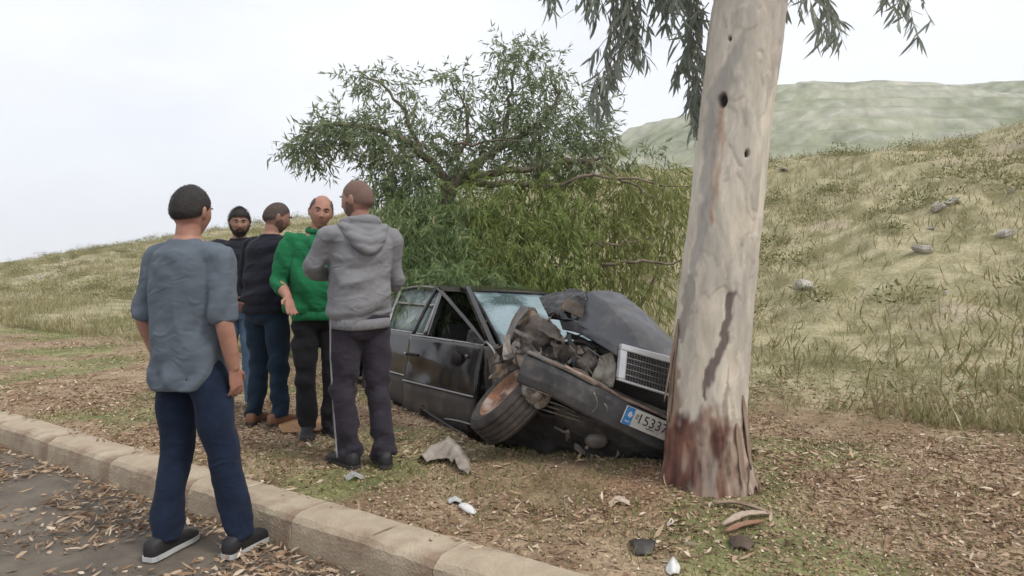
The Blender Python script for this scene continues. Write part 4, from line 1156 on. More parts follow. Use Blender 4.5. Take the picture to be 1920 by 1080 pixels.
hood = patch('hood', [
    [(1150, 654, 4.00), (1205, 652, 4.00), (1262, 674, 4.02), (1335, 696, 4.10)],
    [(1118, 630, 4.22), (1172, 604, 4.18), (1238, 622, 4.20), (1305, 668, 4.30)],
    [(1085, 608, 4.42), (1135, 566, 4.42), (1205, 583, 4.45), (1278, 655, 4.50)],
    [(1082, 590, 4.58), (1105, 547, 4.62), (1168, 553, 4.65), (1248, 628, 4.78)],
    [(1075, 580, 4.75), (1090, 549, 4.80), (1140, 552, 4.85), (1225, 612, 5.00)],
    [(1060, 600, 4.95), (1085, 580, 5.00), (1140, 590, 5.05), (1215, 640, 5.15)],
], HOODP, amp=.016, fr=2.4, seed=4, amp2=.006, nu=61, nv=61, thick=.01, lin=.55)
patch('hood_fold', [
    [(1012, 560, 4.78), (1050, 546, 4.72), (1092, 544, 4.66)],
    [(1020, 578, 4.66), (1055, 570, 4.60), (1100, 560, 4.58)],
    [(1032, 598, 4.62), (1066, 602, 4.50), (1104, 604, 4.50)],
], PAINT, hood, amp=.018, fr=7, seed=6, amp2=.008)
patch('hood_fold', [
    [(1060, 560, 4.545), (1082, 566, 4.50), (1096, 580, 4.50)],
    [(1052, 580, 4.53), (1075, 590, 4.47), (1094, 600, 4.47)],
], MUD, hood, amp=.012, fr=9, seed=9, nu=10, nv=14)
patch('hood_edge', [
    [(1048, 596, 4.60), (1085, 602, 4.44), (1125, 626, 4.20), (1164, 652, 3.99)],
    [(1056, 618, 4.55), (1088, 626, 4.40), (1120, 644, 4.18), (1158, 668, 3.97)],
], HOODP, hood, amp=.008, fr=8, seed=7, nu=8, nv=24, amp2=.004)
patch('hood_edge', [
    [(1062, 622, 4.60), (1090, 632, 4.45), (1160, 668, 4.04)],
    [(1064, 632, 4.60), (1092, 644, 4.45), (1156, 680, 4.04)],
], DARK, hood, amp=.006, fr=8, seed=8, nu=5, nv=16)
# near front wing crumpled upright
wing = patch('front_wing', [
    [(918, 712, 4.72), (950, 706, 4.45), (1002, 696, 4.30), (1052, 668, 4.26)],
    [(930, 668, 4.72), (960, 652, 4.48), (1010, 642, 4.33), (1060, 645, 4.32)],
    [(950, 622, 4.70), (974, 606, 4.55), (1016, 600, 4.42), (1054, 624, 4.42)],
    [(968, 585, 4.72), (985, 572, 4.66), (1006, 580, 4.60), (1036, 606, 4.58)],
], MUD, amp=.036, fr=4.6, seed=14, amp2=.016, nu=56, nv=56)
patch('wing_flange', [
    [(924, 684, 4.58), (945, 640, 4.56), (962, 600, 4.60), (978, 572, 4.62)],
    [(936, 682, 4.48), (956, 642, 4.46), (972, 604, 4.50), (992, 580, 4.52)],
], STEEL, wing, amp=.007, fr=9, seed=15, nu=8, nv=24)
patch('wing_fold', [
    [(1008, 598, 4.36), (1030, 606, 4.34), (1050, 626, 4.34)],
    [(1006, 618, 4.27), (1030, 632, 4.24), (1052, 644, 4.25)],
], MUD, wing, amp=.016, fr=9, seed=16, nu=14, nv=18, amp2=.008)
patch('wing_fold', [
    [(962, 640, 4.36), (985, 628, 4.32), (1012, 640, 4.26)],
    [(955, 676, 4.30), (985, 690, 4.22), (1022, 682, 4.20)],
], MUD2, wing, amp=.022, fr=8, seed=18, nu=30, nv=30, amp2=.016)
patch('door_jamb', [
    [(905, 650, 5.02), (925, 648, 4.90), (934, 645, 4.78)],
    [(910, 720, 5.00), (926, 720, 4.85), (936, 715, 4.72)],
    [(914, 785, 4.98), (926, 782, 4.82), (936, 780, 4.70)],
], MUD2, amp=.010, fr=8, seed=20, nu=18, nv=8)
m = MB(); m.tube(cr([P(912, 640, 4.95), P(925, 655, 4.86), P(932, 668, 4.80)], 6), .014, 6, True, .5); m.build('pillar_trim', ALU, car, smooth=True)
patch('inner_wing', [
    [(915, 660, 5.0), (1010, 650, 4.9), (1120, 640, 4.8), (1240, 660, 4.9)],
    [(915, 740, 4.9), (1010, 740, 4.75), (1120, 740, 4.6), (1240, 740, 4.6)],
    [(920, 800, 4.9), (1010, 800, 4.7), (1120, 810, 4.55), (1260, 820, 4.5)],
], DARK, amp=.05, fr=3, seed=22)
# far front wing folded back behind the trunk
patch('front_wing', [
    [(1235, 640, 5.2), (1290, 668, 4.75), (1345, 700, 4.45), (1385, 735, 4.55)],
    [(1240, 720, 5.2), (1300, 740, 4.75), (1355, 760, 4.42), (1394, 770, 4.55)],
    [(1245, 800, 5.2), (1300, 810, 4.75), (1350, 820, 4.48), (1390, 815, 4.62)],
], PAINT, amp=.03, fr=4, seed=24, amp2=.01)

# engine bay debris
eng = MB()
eng.box(P(1090, 690, 4.62), (.42, .5, .32)); eng.box(P(1030, 690, 4.62), (.26, .4, .26)); eng.box(P(1170, 730, 4.55), (.36, .5, .30))
eng.transform(lambda v: v + .03 * np.stack([vnoise(v * 9, 1), vnoise(v * 9, 2), vnoise(v * 9, 3)], 1))
eng_o = eng.build('engine', DARK, car, bevel=.03)
patch('engine_cover', [
    [(1085, 656, 4.32), (1115, 650, 4.30), (1142, 668, 4.28)],
    [(1082, 684, 4.24), (1112, 690, 4.20), (1146, 694, 4.18)],
    [(1096, 704, 4.22), (1116, 712, 4.18), (1150, 718, 4.14)],
], MUD2, eng_o, amp=.028, fr=9, seed=31, nu=34, nv=34, amp2=.022)
patch('headlamp_shell', [
    [(1128, 668, 4.18), (1146, 664, 4.12), (1158, 668, 4.08)],
    [(1116, 706, 4.12), (1138, 704, 4.04), (1154, 706, 4.02)],
    [(1110, 720, 4.12), (1132, 724, 4.04), (1150, 726, 4.02)],
], mat('dirty_reflector', (.34, .31, .25), (.20, .17, .13), scale=9, rough=.5, bump=.2), None, amp=.016, fr=7, seed=33, nu=24, nv=24, amp2=.014)
for k, pts in enumerate([
    [(1043, 668, 4.22), (1052, 690, 4.18), (1070, 700, 4.16), (1100, 712, 4.12), (1128, 730, 4.08)],
    [(1060, 650, 4.3), (1085, 640, 4.28), (1115, 655, 4.24), (1126, 680, 4.2)],
    [(1035, 640, 4.3), (1042, 665, 4.24), (1052, 684, 4.22)],
    [(1000, 640, 4.25), (1018, 668, 4.22), (1040, 672, 4.2), (1060, 690, 4.14)],
    [(1075, 690, 4.14), (1098, 700, 4.10), (1112, 722, 4.06), (1108, 745, 4.02)],
    [(1130, 655, 4.2), (1150, 690, 4.1), (1152, 720, 4.05)],
]):
    m = MB(); m.tube(cr([P(*p) for p in pts], 14), .012 if k in (1, 3) else .007, 6); m.build('hose', [BEIGE, DARK, STEEL, DARK, BEIGE, DARK][k], eng_o, smooth=True)
patch('radiator_support', [
    [(1040, 676, 4.12), (1090, 700, 4.08), (1160, 735, 4.02), (1250, 772, 4.02)],
    [(1042, 686, 4.08), (1092, 712, 4.04), (1158, 746, 3.98), (1248, 786, 3.98)],
], MUD2, amp=.008, fr=10, seed=35, nu=6, nv=26)
patch('radiator', [
    [(1150, 660, 4.16), (1250, 690, 4.16), (1330, 715, 4.16)],
    [(1140, 745, 4.12), (1240, 780, 4.12), (1330, 800, 4.14)],
], DARK, amp=.01, fr=8, seed=36, nu=10, nv=16, thick=.03)

# bumper: swept section, bent back behind the trunk
path = cr([P(980, 686, 3.92), P(1040, 713, 3.88), P(1100, 745, 3.88), P(1165, 779, 3.90), P(1250, 818, 3.94), P(1325, 842, 4.06), P(1372, 838, 4.34), P(1385, 820, 4.62)], 40)
sec = [(-.055, .085), (.05, .088), (.06, .05), (.064, -.03), (.056, -.085), (.02, -.10), (-.055, -.09)]
def sweep(path, sec, wob=0.0, seed=0):
    R_ = []
    for k, p in enumerate(path):
        t = path[min(k + 1, len(path) - 1)] - path[max(k - 1, 0)]; t /= np.linalg.norm(t)
        f = np.cross(t, [0, 0, 1.0]); f /= np.linalg.norm(f)           # towards the viewer for a left-to-right path
        up = np.cross(f, t)
        R_.append(np.array([p + f * a_ + up * b_ for a_, b_ in sec]))
    R_ = np.array(R_)
    if wob:
        q = R_.reshape(-1, 3); R_ = (q + wob * np.stack([vnoise(q * 9, seed), vnoise(q * 9, seed + 1), vnoise(q * 9, seed + 2)], 1)).reshape(R_.shape)
    return list(R_)
bm = MB(); bm.rings(sweep(path, sec, .006, 3)); bumper = bm.build('bumper', BUMP, car, bevel=.008)
bm = MB(); bm.rings(sweep(path[6:27], [(-.05, .088), (.052, .092), (.054, .108), (-.05, .112)], .010, 7)); bm.build('bumper_strip', mat('torn_brown_strip', (.20, .13, .10), (.34, .25, .20), scale=14, rough=.8, c3=(.06, .05, .045), scale3=18, amt3=.8), bumper, bevel=.004)
bm = MB(); bm.rings(sweep(path[:12], [(-.02, .088), (.058, .090), (.058, .100), (-.02, .102)], .004, 9)); bm.build('bumper_strip', STEEL, bumper)
patch('bumper_bracket', [
    [(980, 716, 3.90), (1008, 722, 3.87), (1034, 742, 3.90)],
    [(976, 738, 3.90), (1002, 744, 3.86), (1030, 752, 3.90)],
    [(986, 756, 3.93), (1004, 764, 3.90), (1022, 762, 3.93)],
], mat('bare_torn_alloy', (.36, .34, .31), (.22, .19, .165), scale=13, rough=.45, metal=.4, c3=(.09, .07, .055), scale3=16, amt3=.9, bump=.3, bscale=40), bumper, amp=.014, fr=9, seed=41, nu=18, nv=18, amp2=.008)
m = MB(); m.tube(cr([P(1008, 733, 3.86), P(1045, 745, 3.84), P(1085, 760, 3.84), P(1122, 777, 3.85)], 14), .0125, 6, True, .6); m.build('valance_strip', BEIGE, bumper, smooth=True)
for k, dy in enumerate((10, 19, 28)):
    m = MB(); m.tube(cr([P(1012, 738 + dy, 3.95), P(1050, 750 + dy, 3.93), P(1080 + 8 * k, 764 + dy, 3.94)], 10), .008, 6, True, .6); m.build('valance_slat', MUD2, bumper, smooth=True)
m = MB(); m.tube(cr([P(1113, 735, 3.80), P(1120, 752, 3.795), P(1117, 766, 3.80), P(1108, 774, 3.81)], 10), .004, 5); m.build('wire', ALU, bumper, smooth=True)
m = MB(); m.tube(cr([P(1133, 756, 3.81), P(1139, 766, 3.80), P(1136, 776, 3.81)], 8), .003, 5); m.build('wire', ALU, bumper, smooth=True)
patch('front_valance', [
    [(1040, 760, 3.99), (1120, 790, 3.97), (1200, 822, 3.98), (1290, 850, 4.05)],
    [(1040, 800, 4.15), (1120, 828, 4.10), (1200, 852, 4.08), (1290, 874, 4.12)],
], BUMP, bumper, amp=.012, fr=5, seed=43, nu=10, nv=26, thick=.01)
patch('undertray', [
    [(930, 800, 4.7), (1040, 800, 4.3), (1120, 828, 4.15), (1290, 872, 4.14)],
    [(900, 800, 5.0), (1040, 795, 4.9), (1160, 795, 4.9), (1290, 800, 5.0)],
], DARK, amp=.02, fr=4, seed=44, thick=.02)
patch('bumper_shade_panel', [  # added dark sheet standing in for the deep shade below the bumper
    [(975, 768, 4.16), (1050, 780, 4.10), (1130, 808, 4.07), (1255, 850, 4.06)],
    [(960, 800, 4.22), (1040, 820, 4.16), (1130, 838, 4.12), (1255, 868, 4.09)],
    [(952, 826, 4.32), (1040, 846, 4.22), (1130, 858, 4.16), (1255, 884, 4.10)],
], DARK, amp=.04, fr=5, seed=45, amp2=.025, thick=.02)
m = MB(); m.ball(P(1118, 826, 4.05), (.075, .03, .05), 14, 8); m.build('fog_lamp', mat('grimy_lamp_glass', (.10, .09, .08), (.16, .14, .12), scale=20, rough=.35), bumper, smooth=True)
for (a1, b1, a2, b2) in ((1040, 801, 1062, 812), (1110, 795, 1122, 801), (1136, 800, 1150, 806)):
    m = MB(); m.tube([P(a1, b1, 4.06), P(a2, b2, 4.02)], .008, 5); m.build('bracket', STEEL, bumper)

# grille
gTL, gTR, gBL, gBR = P(1163, 644, 3.96), P(1334, 690, 3.99), P(1157, 713, 3.93), P(1326, 766, 3.96)
gn = np.cross(gTR - gTL, gBL - gTL); gn /= np.linalg.norm(gn)
if gn[1] > 0: gn = -gn
def gp(a_, b_, o_=0.0):
    return (gTL * (1 - a_) + gTR * a_) * (1 - b_) + (gBL * (1 - a_) + gBR * a_) * b_ + gn * o_
def gbar(m_, a0, b0, a1, b1, o0, o1):
    V = [gp(a_, b_, o_) for o_ in (o0, o1) for a_, b_ in ((a0, b0), (a1, b0), (a1, b1), (a0, b1))]
    m_.add(V, [(0, 1, 2, 3), (7, 6, 5, 4), (0, 4, 5, 1), (1, 5, 6, 2), (2, 6, 7, 3), (3, 7, 4, 0)]); return m_
grille = empty('grille', (0, 0, 0)); grille.parent = car; grille['label'] = 'chrome framed radiator grille knocked askew'
GFR = mat('pale_chrome_frame', (0.76, 0.76, 0.78), (0.66, 0.66, 0.67), scale=10, rough=.25, metal=.35)
for nm, q in (('top', (0, 0, 1, .17)), ('bottom', (0, .93, 1, 1.0)), ('left', (-.004, .165, .075, .935)), ('right', (.925, .165, 1.004, .935))):
    gbar(MB(), *q, -.03, .035).build('frame_bar', GFR, grille, bevel=.008, segs=3)
gbar(MB(), .05, .14, .95, .95, -.028, -.018).build('backing', DARK, grille)
for k in range(4):
    b_ = .17 + (k + 1) * .76 / 5
    gbar(MB(), .075, b_ - .012, .925, b_ + .012, -.012, .014).build('grille_bar', ALU, grille)
m = MB()
for k in range(27):
    a_ = .075 + (k + 1) * .85 / 28
    gbar(m, a_ - .0035, .16, a_ + .0035, .94, -.015, .006)
for k in range(14):
    b_ = .17 + (k + .5) * .76 / 14
    gbar(m, .075, b_ - .006, .925, b_ + .006, -.014, .004)
o = m.build('grille_mesh', mat('grey_grille_mesh', (.16, .155, .15), (.24, .23, .22), scale=20, rough=.4, metal=.6), grille)

# number plate
pTL, pBL = P(1177, 760, 3.795), P(1161, 791, 3.79)
pdir = P(1252, 791.5, 3.835) - pTL; pdir /= np.linalg.norm(pdir)
pdn = (pBL - pTL); ph = np.linalg.norm(pdn); pdn = pdn / ph; pdn = pdn - pdir * np.dot(pdn, pdir); pdn /= np.linalg.norm(pdn)
pn = np.cross(pdir, pdn); pn = pn if pn[1] < 0 else -pn
PW = .50
def pp(a_, b_, o_=0.0):
    return pTL + pdir * a_ + pdn * b_ + pn * o_
def prect(m_, a0, b0, a1, b1, o0, o1):
    V = [pp(a_, b_, o_) for o_ in (o0, o1) for a_, b_ in ((a0, b0), (a1, b0), (a1, b1), (a0, b1))]
    m_.add(V, [(0, 1, 2, 3), (7, 6, 5, 4), (0, 4, 5, 1), (1, 5, 6, 2), (2, 6, 7, 3), (3, 7, 4, 0)]); return m_
plate = prect(MB(), 0, 0, PW, ph, -.012, .004).build('number_plate', mat('dusty_white_plate', (.68, .66, .60), (.52, .49, .43), scale=18, rough=.5), bumper, bevel=.003)
prect(MB(), .002, .002, .056, ph - .002, .0045, .0062).build('blue_band', mat('plate_blue', (.035, .20, .50), (.05, .25, .55), scale=20, rough=.45), plate)
WHITE = mat('white_print', (.75, .77, .80), rough=.6); BLACKP = mat('black_print', (.02, .02, .025), rough=.6)
m = MB()   # cedar mark
for (b0, hw) in ((.026, .006), (.034, .011), (.042, .015), (.050, .012)):
    prect(m, .034 - hw, b0, .034 + hw, b0 + .0062, .0066, .0082)
prect(m, .0315, .050, .0365, .062, .0066, .0082)
m.build('cedar_mark', WHITE, plate)
m = MB(); prect(m, .014, ph - .026, .046, ph - .023, .0066, .0080); prect(m, .018, ph - .020, .042, ph - .0175, .0066, .0080); m.build('band_lettering', WHITE, plate)
def text_mesh(txt, size):
    cu = bpy.data.curves.new('digits', 'FONT'); cu.body = txt; cu.size = size; cu.resolution_u = 4
    ob = bpy.data.objects.new('digits_temp', cu); COL.objects.link(ob)
    bpy.context.view_layer.update()
    me = bpy.data.meshes.new_from_object(ob.evaluated_get(bpy.context.evaluated_depsgraph_get()))
    bpy.data.objects.remove(ob); bpy.data.curves.remove(cu)
    return me
me = text_mesh('153371', .092)
co = np.array([v.co[:] for v in me.vertices]); x0, x1 = co[:, 0].min(), co[:, 0].max(); y0, y1 = co[:, 1].min(), co[:, 1].max()
sx = .215 / (x1 - x0); sy = .058 / (y1 - y0)
wv = np.array([pp(.098 + (c_[0] - x0) * sx, .016 + (y1 - c_[1]) * sy, .0068) for c_ in co]) - np.array(wloc(plate))
me.vertices.foreach_set('co', wv.astype(np.float32).ravel()); me.update()
link('plate_number', me, BLACKP, plate)
m = MB(); m.tube([pp(.072, .030, .007), pp(.082, .028, .007), pp(.086, .036, .007), pp(.076, .042, .007), pp(.074, .052, .007), pp(.088, .053, .007)], .0022, 4); m.build('plate_letter', BLACKP, plate)
m = MB(); m.tube([pp(.155 + .007 * k, .085 + .0035 * ((k * 7) % 3 - 1), .007) for k in range(9)], .0022, 4); prect(m, .172, .078, .176, .081, .0062, .008); m.build('plate_small_lettering', BLACKP, plate)

# torn strips and shards jammed in the engine bay and the crumpled wing
rs_ = np.random.default_rng(77)
def shard(px, py, Y, ln, wd, material, parent, k_):
    c_ = P(px, py, Y)
    d_ = rs_.normal(size=3) * np.array([1, .35, 1]); d_ /= np.linalg.norm(d_)
    sd_ = np.cross(d_, [0.2, -1, .1]); sd_ /= np.linalg.norm(sd_)
    b_ = rs_.normal(size=3) * .25 * ln
    pts_ = cr([c_ - d_ * ln / 2, c_ + b_, c_ + d_ * ln / 2], 8)
    G_ = np.array([[p + sd_ * wd * q_ * (1 - .7 * abs(i - 3.5) / 3.5 * rs_.uniform(.4, 1)) for q_ in (-.5, 0, .5)] for i, p in enumerate(pts_)])
    q_ = G_.reshape(-1, 3)
    G_ = G_ + (.012 * np.stack([creases(q_, 16, k_), creases(q_, 16, k_ + 1), creases(q_, 16, k_ + 2)], 1)).reshape(G_.shape)
    MB().grid(G_, .004).build('torn_metal', material, parent)
mats_ = [MUD, MUD2, STEEL, DARK, BEIGE, MUD2, HOODP]
for k_ in range(34):
    px = rs_.uniform(1035, 1150); py = 655 + (px - 1035) * .30 + rs_.uniform(-18, 30)
    shard(px, py, 4.22 + rs_.uniform(-.04, .16), rs_.uniform(.06, .20), rs_.uniform(.015, .06), mats_[rs_.integers(0, 7)], eng_o, 200 + k_ * 3)
for k_ in range(26):
    px = rs_.uniform(945, 1055); py = rs_.uniform(600, 690) if px > 965 else rs_.uniform(640, 690)
    if py < 572 + abs(px - 988) * .55: continue
    shard(px, py, 4.42 - .0016 * (py - 600) + rs_.uniform(-.05, .04), rs_.uniform(.07, .22), rs_.uniform(.02, .075), mats_[rs_.choice([0, 1, 0, 3, 2])], wing, 400 + k_ * 3)
for k_ in range(16):
    px = rs_.uniform(1000, 1240); py = 800 + (px - 1000) * .22 + rs_.uniform(-14, 26)
    shard(px, py, 4.10 + rs_.uniform(-.02, .12), rs_.uniform(.06, .22), rs_.uniform(.01, .04), mats_[rs_.choice([3, 3, 1, 2])], bumper, 600 + k_ * 3)
for k_ in range(9):
    a0 = (rs_.uniform(1030, 1130), rs_.uniform(650, 690)); a1 = (a0[0] + rs_.uniform(-20, 40), a0[1] + rs_.uniform(20, 60))
    MB().tube(cr([P(a0[0], a0[1], 4.22), P((a0[0] + a1[0]) / 2 + rs_.normal() * 12, (a0[1] + a1[1]) / 2 + rs_.normal() * 8, 4.13), P(a1[0], a1[1], 4.12)], 10), .0045, 5).build('wire', [DARK, BEIGE, STEEL][k_ % 3], eng_o, smooth=True)

# ------------------------------------------------------------------ people
def remesh(m_, voxel, smooth=4, fac=.5, deci=None):
    ob = bpy.data.objects.new('remesh_temp', m_.mesh('remesh_temp'))
    COL.objects.link(ob)
    r = ob.modifiers.new('r', 'REMESH'); r.mode = 'VOXEL'; r.voxel_size = voxel
    if smooth:
        s = ob.modifiers.new('s', 'SMOOTH'); s.factor = fac; s.iterations = smooth
    if deci:
        d = ob.modifiers.new('d', 'DECIMATE'); d.ratio = deci
    bpy.context.view_layer.update()
    me = bpy.data.meshes.new_from_object(ob.evaluated_get(bpy.context.evaluated_depsgraph_get()))
    old = ob.data
    bpy.data.objects.remove(ob); bpy.data.meshes.remove(old)
    me.polygons.foreach_set('use_smooth', np.ones(len(me.polygons), bool))
    return me

def co_no(me):
    n = len(me.vertices)
    c = np.zeros(n * 3, np.float32); me.vertices.foreach_get('co', c)
    nn = np.zeros(n * 3, np.float32); me.vertex_normals.foreach_get('vector', nn)
    return c.reshape(-1, 3).astype(float), nn.reshape(-1, 3).astype(float)

def set_co(me, c):
    me.vertices.foreach_set('co', np.asarray(c, np.float32).ravel()); me.update()

def rotz(a):
    c, s = math.cos(a), math.sin(a); return np.array([[c, -s, 0], [s, c, 0], [0, 0, 1.0]])
def rotx(a):
    c, s = math.cos(a), math.sin(a); return np.array([[1, 0, 0], [0, c, -s], [0, s, c.real]])
def roty(a):
    c, s = math.cos(a), math.sin(a); return np.array([[c, 0, s], [0, 1, 0], [-s, 0, c]])

def torso_rings(rows, n=28):
    R_ = []
    a_ = np.arange(n) * 2 * math.pi / n
    for (z, rx, ry, cy) in rows:
        cx, sx_ = np.cos(a_), np.sin(a_)
        e = .82
        R_.append(np.stack([rx * np.sign(cx) * np.abs(cx) ** e, cy + ry * np.sign(sx_) * np.abs(sx_) ** e, np.full(n, z)], 1))
    return R_

def head_points(nu=72, nv=56):
    """head surface, centre at 0, facing -Y"""
    th = np.arange(nu) * 2 * math.pi / nu; ph = np.linspace(-math.pi / 2 + .05, math.pi / 2 - .02, nv)
    T, H_ = np.meshgrid(th, ph, indexing='xy')
    x = np.cos(H_) * np.sin(T); y = -np.cos(H_) * np.cos(T); z = np.sin(H_)
    X = .077 * x; Z = .119 * z; Y = np.where(y < 0, .094 * y, .104 * y)
    low = np.clip(-Z / .119, 0, 1)
    X = X * (1 - .30 * low ** 1.4) * (1 + .03 * np.clip(Z / .119, 0, 1))
    Y = np.where(Y > 0, Y * (1 - .55 * sstep(.1, .95, low)), Y * (1 + .04 * low))
    # square off jaw and skull
    g = lambda cx, cz, sx, sz: np.exp(-((X - cx) / sx) ** 2 - ((Z - cz) / sz) ** 2) * (y < .2)
    D_ = np.zeros_like(X)
    D_ += .020 * g(0, -.028, .011, .013) + .012 * g(0, -.008, .009, .020) + .006 * g(.012, -.030, .007, .008) + .006 * g(-.012, -.030, .007, .008)
    D_ += .006 * (g(.030, .028, .020, .008) + g(-.030, .028, .020, .008)) + .003 * g(0, .024, .02, .01)
    D_ -= .010 * (g(.031, .008, .016, .011) + g(-.031, .008, .016, .011))
    D_ += .005 * (g(.045, -.022, .018, .018) + g(-.045, -.022, .018, .018))
    D_ += .006 * g(0, -.055, .020, .006) + .006 * g(0, -.069, .018, .006) - .004 * g(0, -.062, .022, .003)
    D_ += .010 * g(0, -.100, .020, .016) - .004 * g(0, -.082, .02, .006)
    Y = Y - D_
    return np.stack([X, Y, Z], -1)      # (nv, nu, 3)

HEADP = head_points()
def head_shell(maskf, thick, rough=.0, seed=0):
    G = HEADP
    nv_, nu_ = G.shape[:2]
    p = G.reshape(-1, 3)
    c = p / (np.linalg.norm(p * np.array([1, .8, .7]), axis=1, keepdims=True) + 1e-9)
    m_ = maskf(p)
    n_ = np.array(c); n_ /= np.linalg.norm(n_, axis=1, keepdims=True)
    q = p + n_ * ((thick * np.clip(m_, 0, 1) - .002 * (m_ <= 0.02) + rough * vnoise(p * 160, seed) * np.clip(m_, 0, 1)))[:, None]
    Fs = []
    for i in range(nv_ - 1):
        for j in range(nu_):
            a_, b_ = i * nu_ + j, i * nu_ + (j + 1) % nu_
            if m_[[a_, b_, a_ + nu_, b_ + nu_]].max() > .05:
                Fs.append((a_, b_, b_ + nu_, a_ + nu_))
    return q, Fs, np.clip(m_, 0, 1)
def strands(q, m_, n, ln, rng_, down=.6):
    """short hairs rooted on the shell where the mask is strong"""
    idx = rng_.choice(np.nonzero(m_ > .35)[0], n)
    p = q[idx] + rng_.normal(size=(n, 3)) * .002
    nn = p / np.linalg.norm(p, axis=1, keepdims=True)
    d = nn * .7 + np.array([0, .35, -down]) + rng_.normal(size=(n, 3)) * .35
    return diamonds(p - nn * .003, d, unit(n, rng_), rng_.uniform(.5, 1.2, n) * ln, np.full(n, .0022), rng_.normal(size=n) * .15)
def scalp(p, front=.055):
    hl = np.interp(p[:, 1], [-.10, -.06, -.02, .03, .10], [front, front - .006, .012, -.030, -.060])
    return sstep(-.012, .022, p[:, 2] - hl)
def scalp_bald(p):
    m_ = scalp(p, .06)
    return m_ * (1 - sstep(.058, .046, np.abs(p[:, 0])) * sstep(.050, .030, p[:, 1]) * (p[:, 2] > .02))
def beard_mask(p):
    side = sstep(-.020, -.040, p[:, 2] + .10 * (np.abs(p[:, 0]) < .030) * 0)
    f = sstep(.025, .0, p[:, 1])
    ax_ = np.abs(p[:, 0])
    line = np.interp(ax_, [0, .024, .036, .055, .072], [-.046, -.048, -.066, -.052, -.012])
    cheeks = sstep(.004, -.006, p[:, 2] - line)
    lips = np.exp(-((p[:, 0]) / .019) ** 2 - ((p[:, 2] + .062) / .008) ** 2)
    return np.clip(cheeks * f - 1.3 * lips, 0, 1)

def hand_parts(m_, wrist, d, n_, thumb_side, curl=.35, spread=1.0):
    """palm, four fingers and a thumb; n_ is the palm normal"""
    d = np.asarray(d, float); d /= np.linalg.norm(d)
    n_ = np.asarray(n_, float); n_ = n_ - d * np.dot(n_, d); n_ /= np.linalg.norm(n_)
    s = np.cross(n_, d) * thumb_side
    w0 = np.asarray(wrist, float)
    R_ = []
    for (t, hw, hh) in ((-.03, .027, .021), (.0, .029, .019), (.03, .037, .017), (.065, .042, .015), (.092, .041, .012), (.10, .034, .007)):
        a_ = np.arange(14) * 2 * math.pi / 14
        R_.append(w0 + d * t + np.outer(np.cos(a_), s) * hw + np.outer(np.sin(a_), n_) * hh)
    m_.rings(R_)
    for k, (o_, L_) in enumerate(((.031, .072), (.0105, .080), (-.0105, .075), (-.031, .060))):
        p = w0 + d * .088 + s * o_
        dd = d + s * o_ * 3.0 * spread; dd /= np.linalg.norm(dd)
        pts = [p.copy()]
        ang_ = curl * (.5 + .12 * k)
        cur = 0
        for ph_ in (.45, .32, .23):
            cur += ang_
            p = p + (dd * math.cos(cur) + n_ * math.sin(cur)) * L_ * ph_
            pts.append(p.copy())
        m_.tube(pts, [.0098, .0092, .0084, .0068], 8)
    p = w0 + d * .022 + s * .026
    t1 = s * .75 + d * .62 + n_ * .25; t1 /= np.linalg.norm(t1)
    t2 = d * .85 + s * .40 + n_ * .35; t2 /= np.linalg.norm(t2)
    m_.tube([p, p + t1 * .042, p + t1 * .042 + t2 * .032, p + t1 * .042 + t2 * .054], [.0135, .0115, .0098, .0076], 8)

def limb(pts, rad, n=12):
    return cr(pts, n), np.interp(np.linspace(0, 1, n), np.linspace(0, 1, len(rad)), rad)

def cloth(me, amp, fz, fxy, seed, zones=()):
    c, nn = co_no(me)
    w1 = fbm(np.stack([c[:, 0] * fxy, c[:, 1] * fxy, c[:, 2] * fz + 1.5 * c[:, 0] * fxy * .4], 1), 3, seed)
    w2 = creases(np.stack([c[:, 0] * .8, c[:, 1] * .8, c[:, 2] * 1.1], 1), fz * .75, seed + 9, 5)
    w2 = w2 * np.clip(.7 + 1.1 * fbm(c * 4.0, 2, seed + 31), 0, 1.8)
    a_ = np.full(len(c), amp)
    for (z0, r_, k) in zones:
        a_ = a_ + k * np.exp(-((c[:, 2] - z0) / r_) ** 2)
    set_co(me, c + nn * (a_ * (.7 * w1 + 1.7 * w2))[:, None])

def skin_mat(name, c1, c2):
    return mat(name, c1, c2, scale=16, rough=.55, spec=.35, lo=.3, hi=.7, bump=.06, bscale=180)

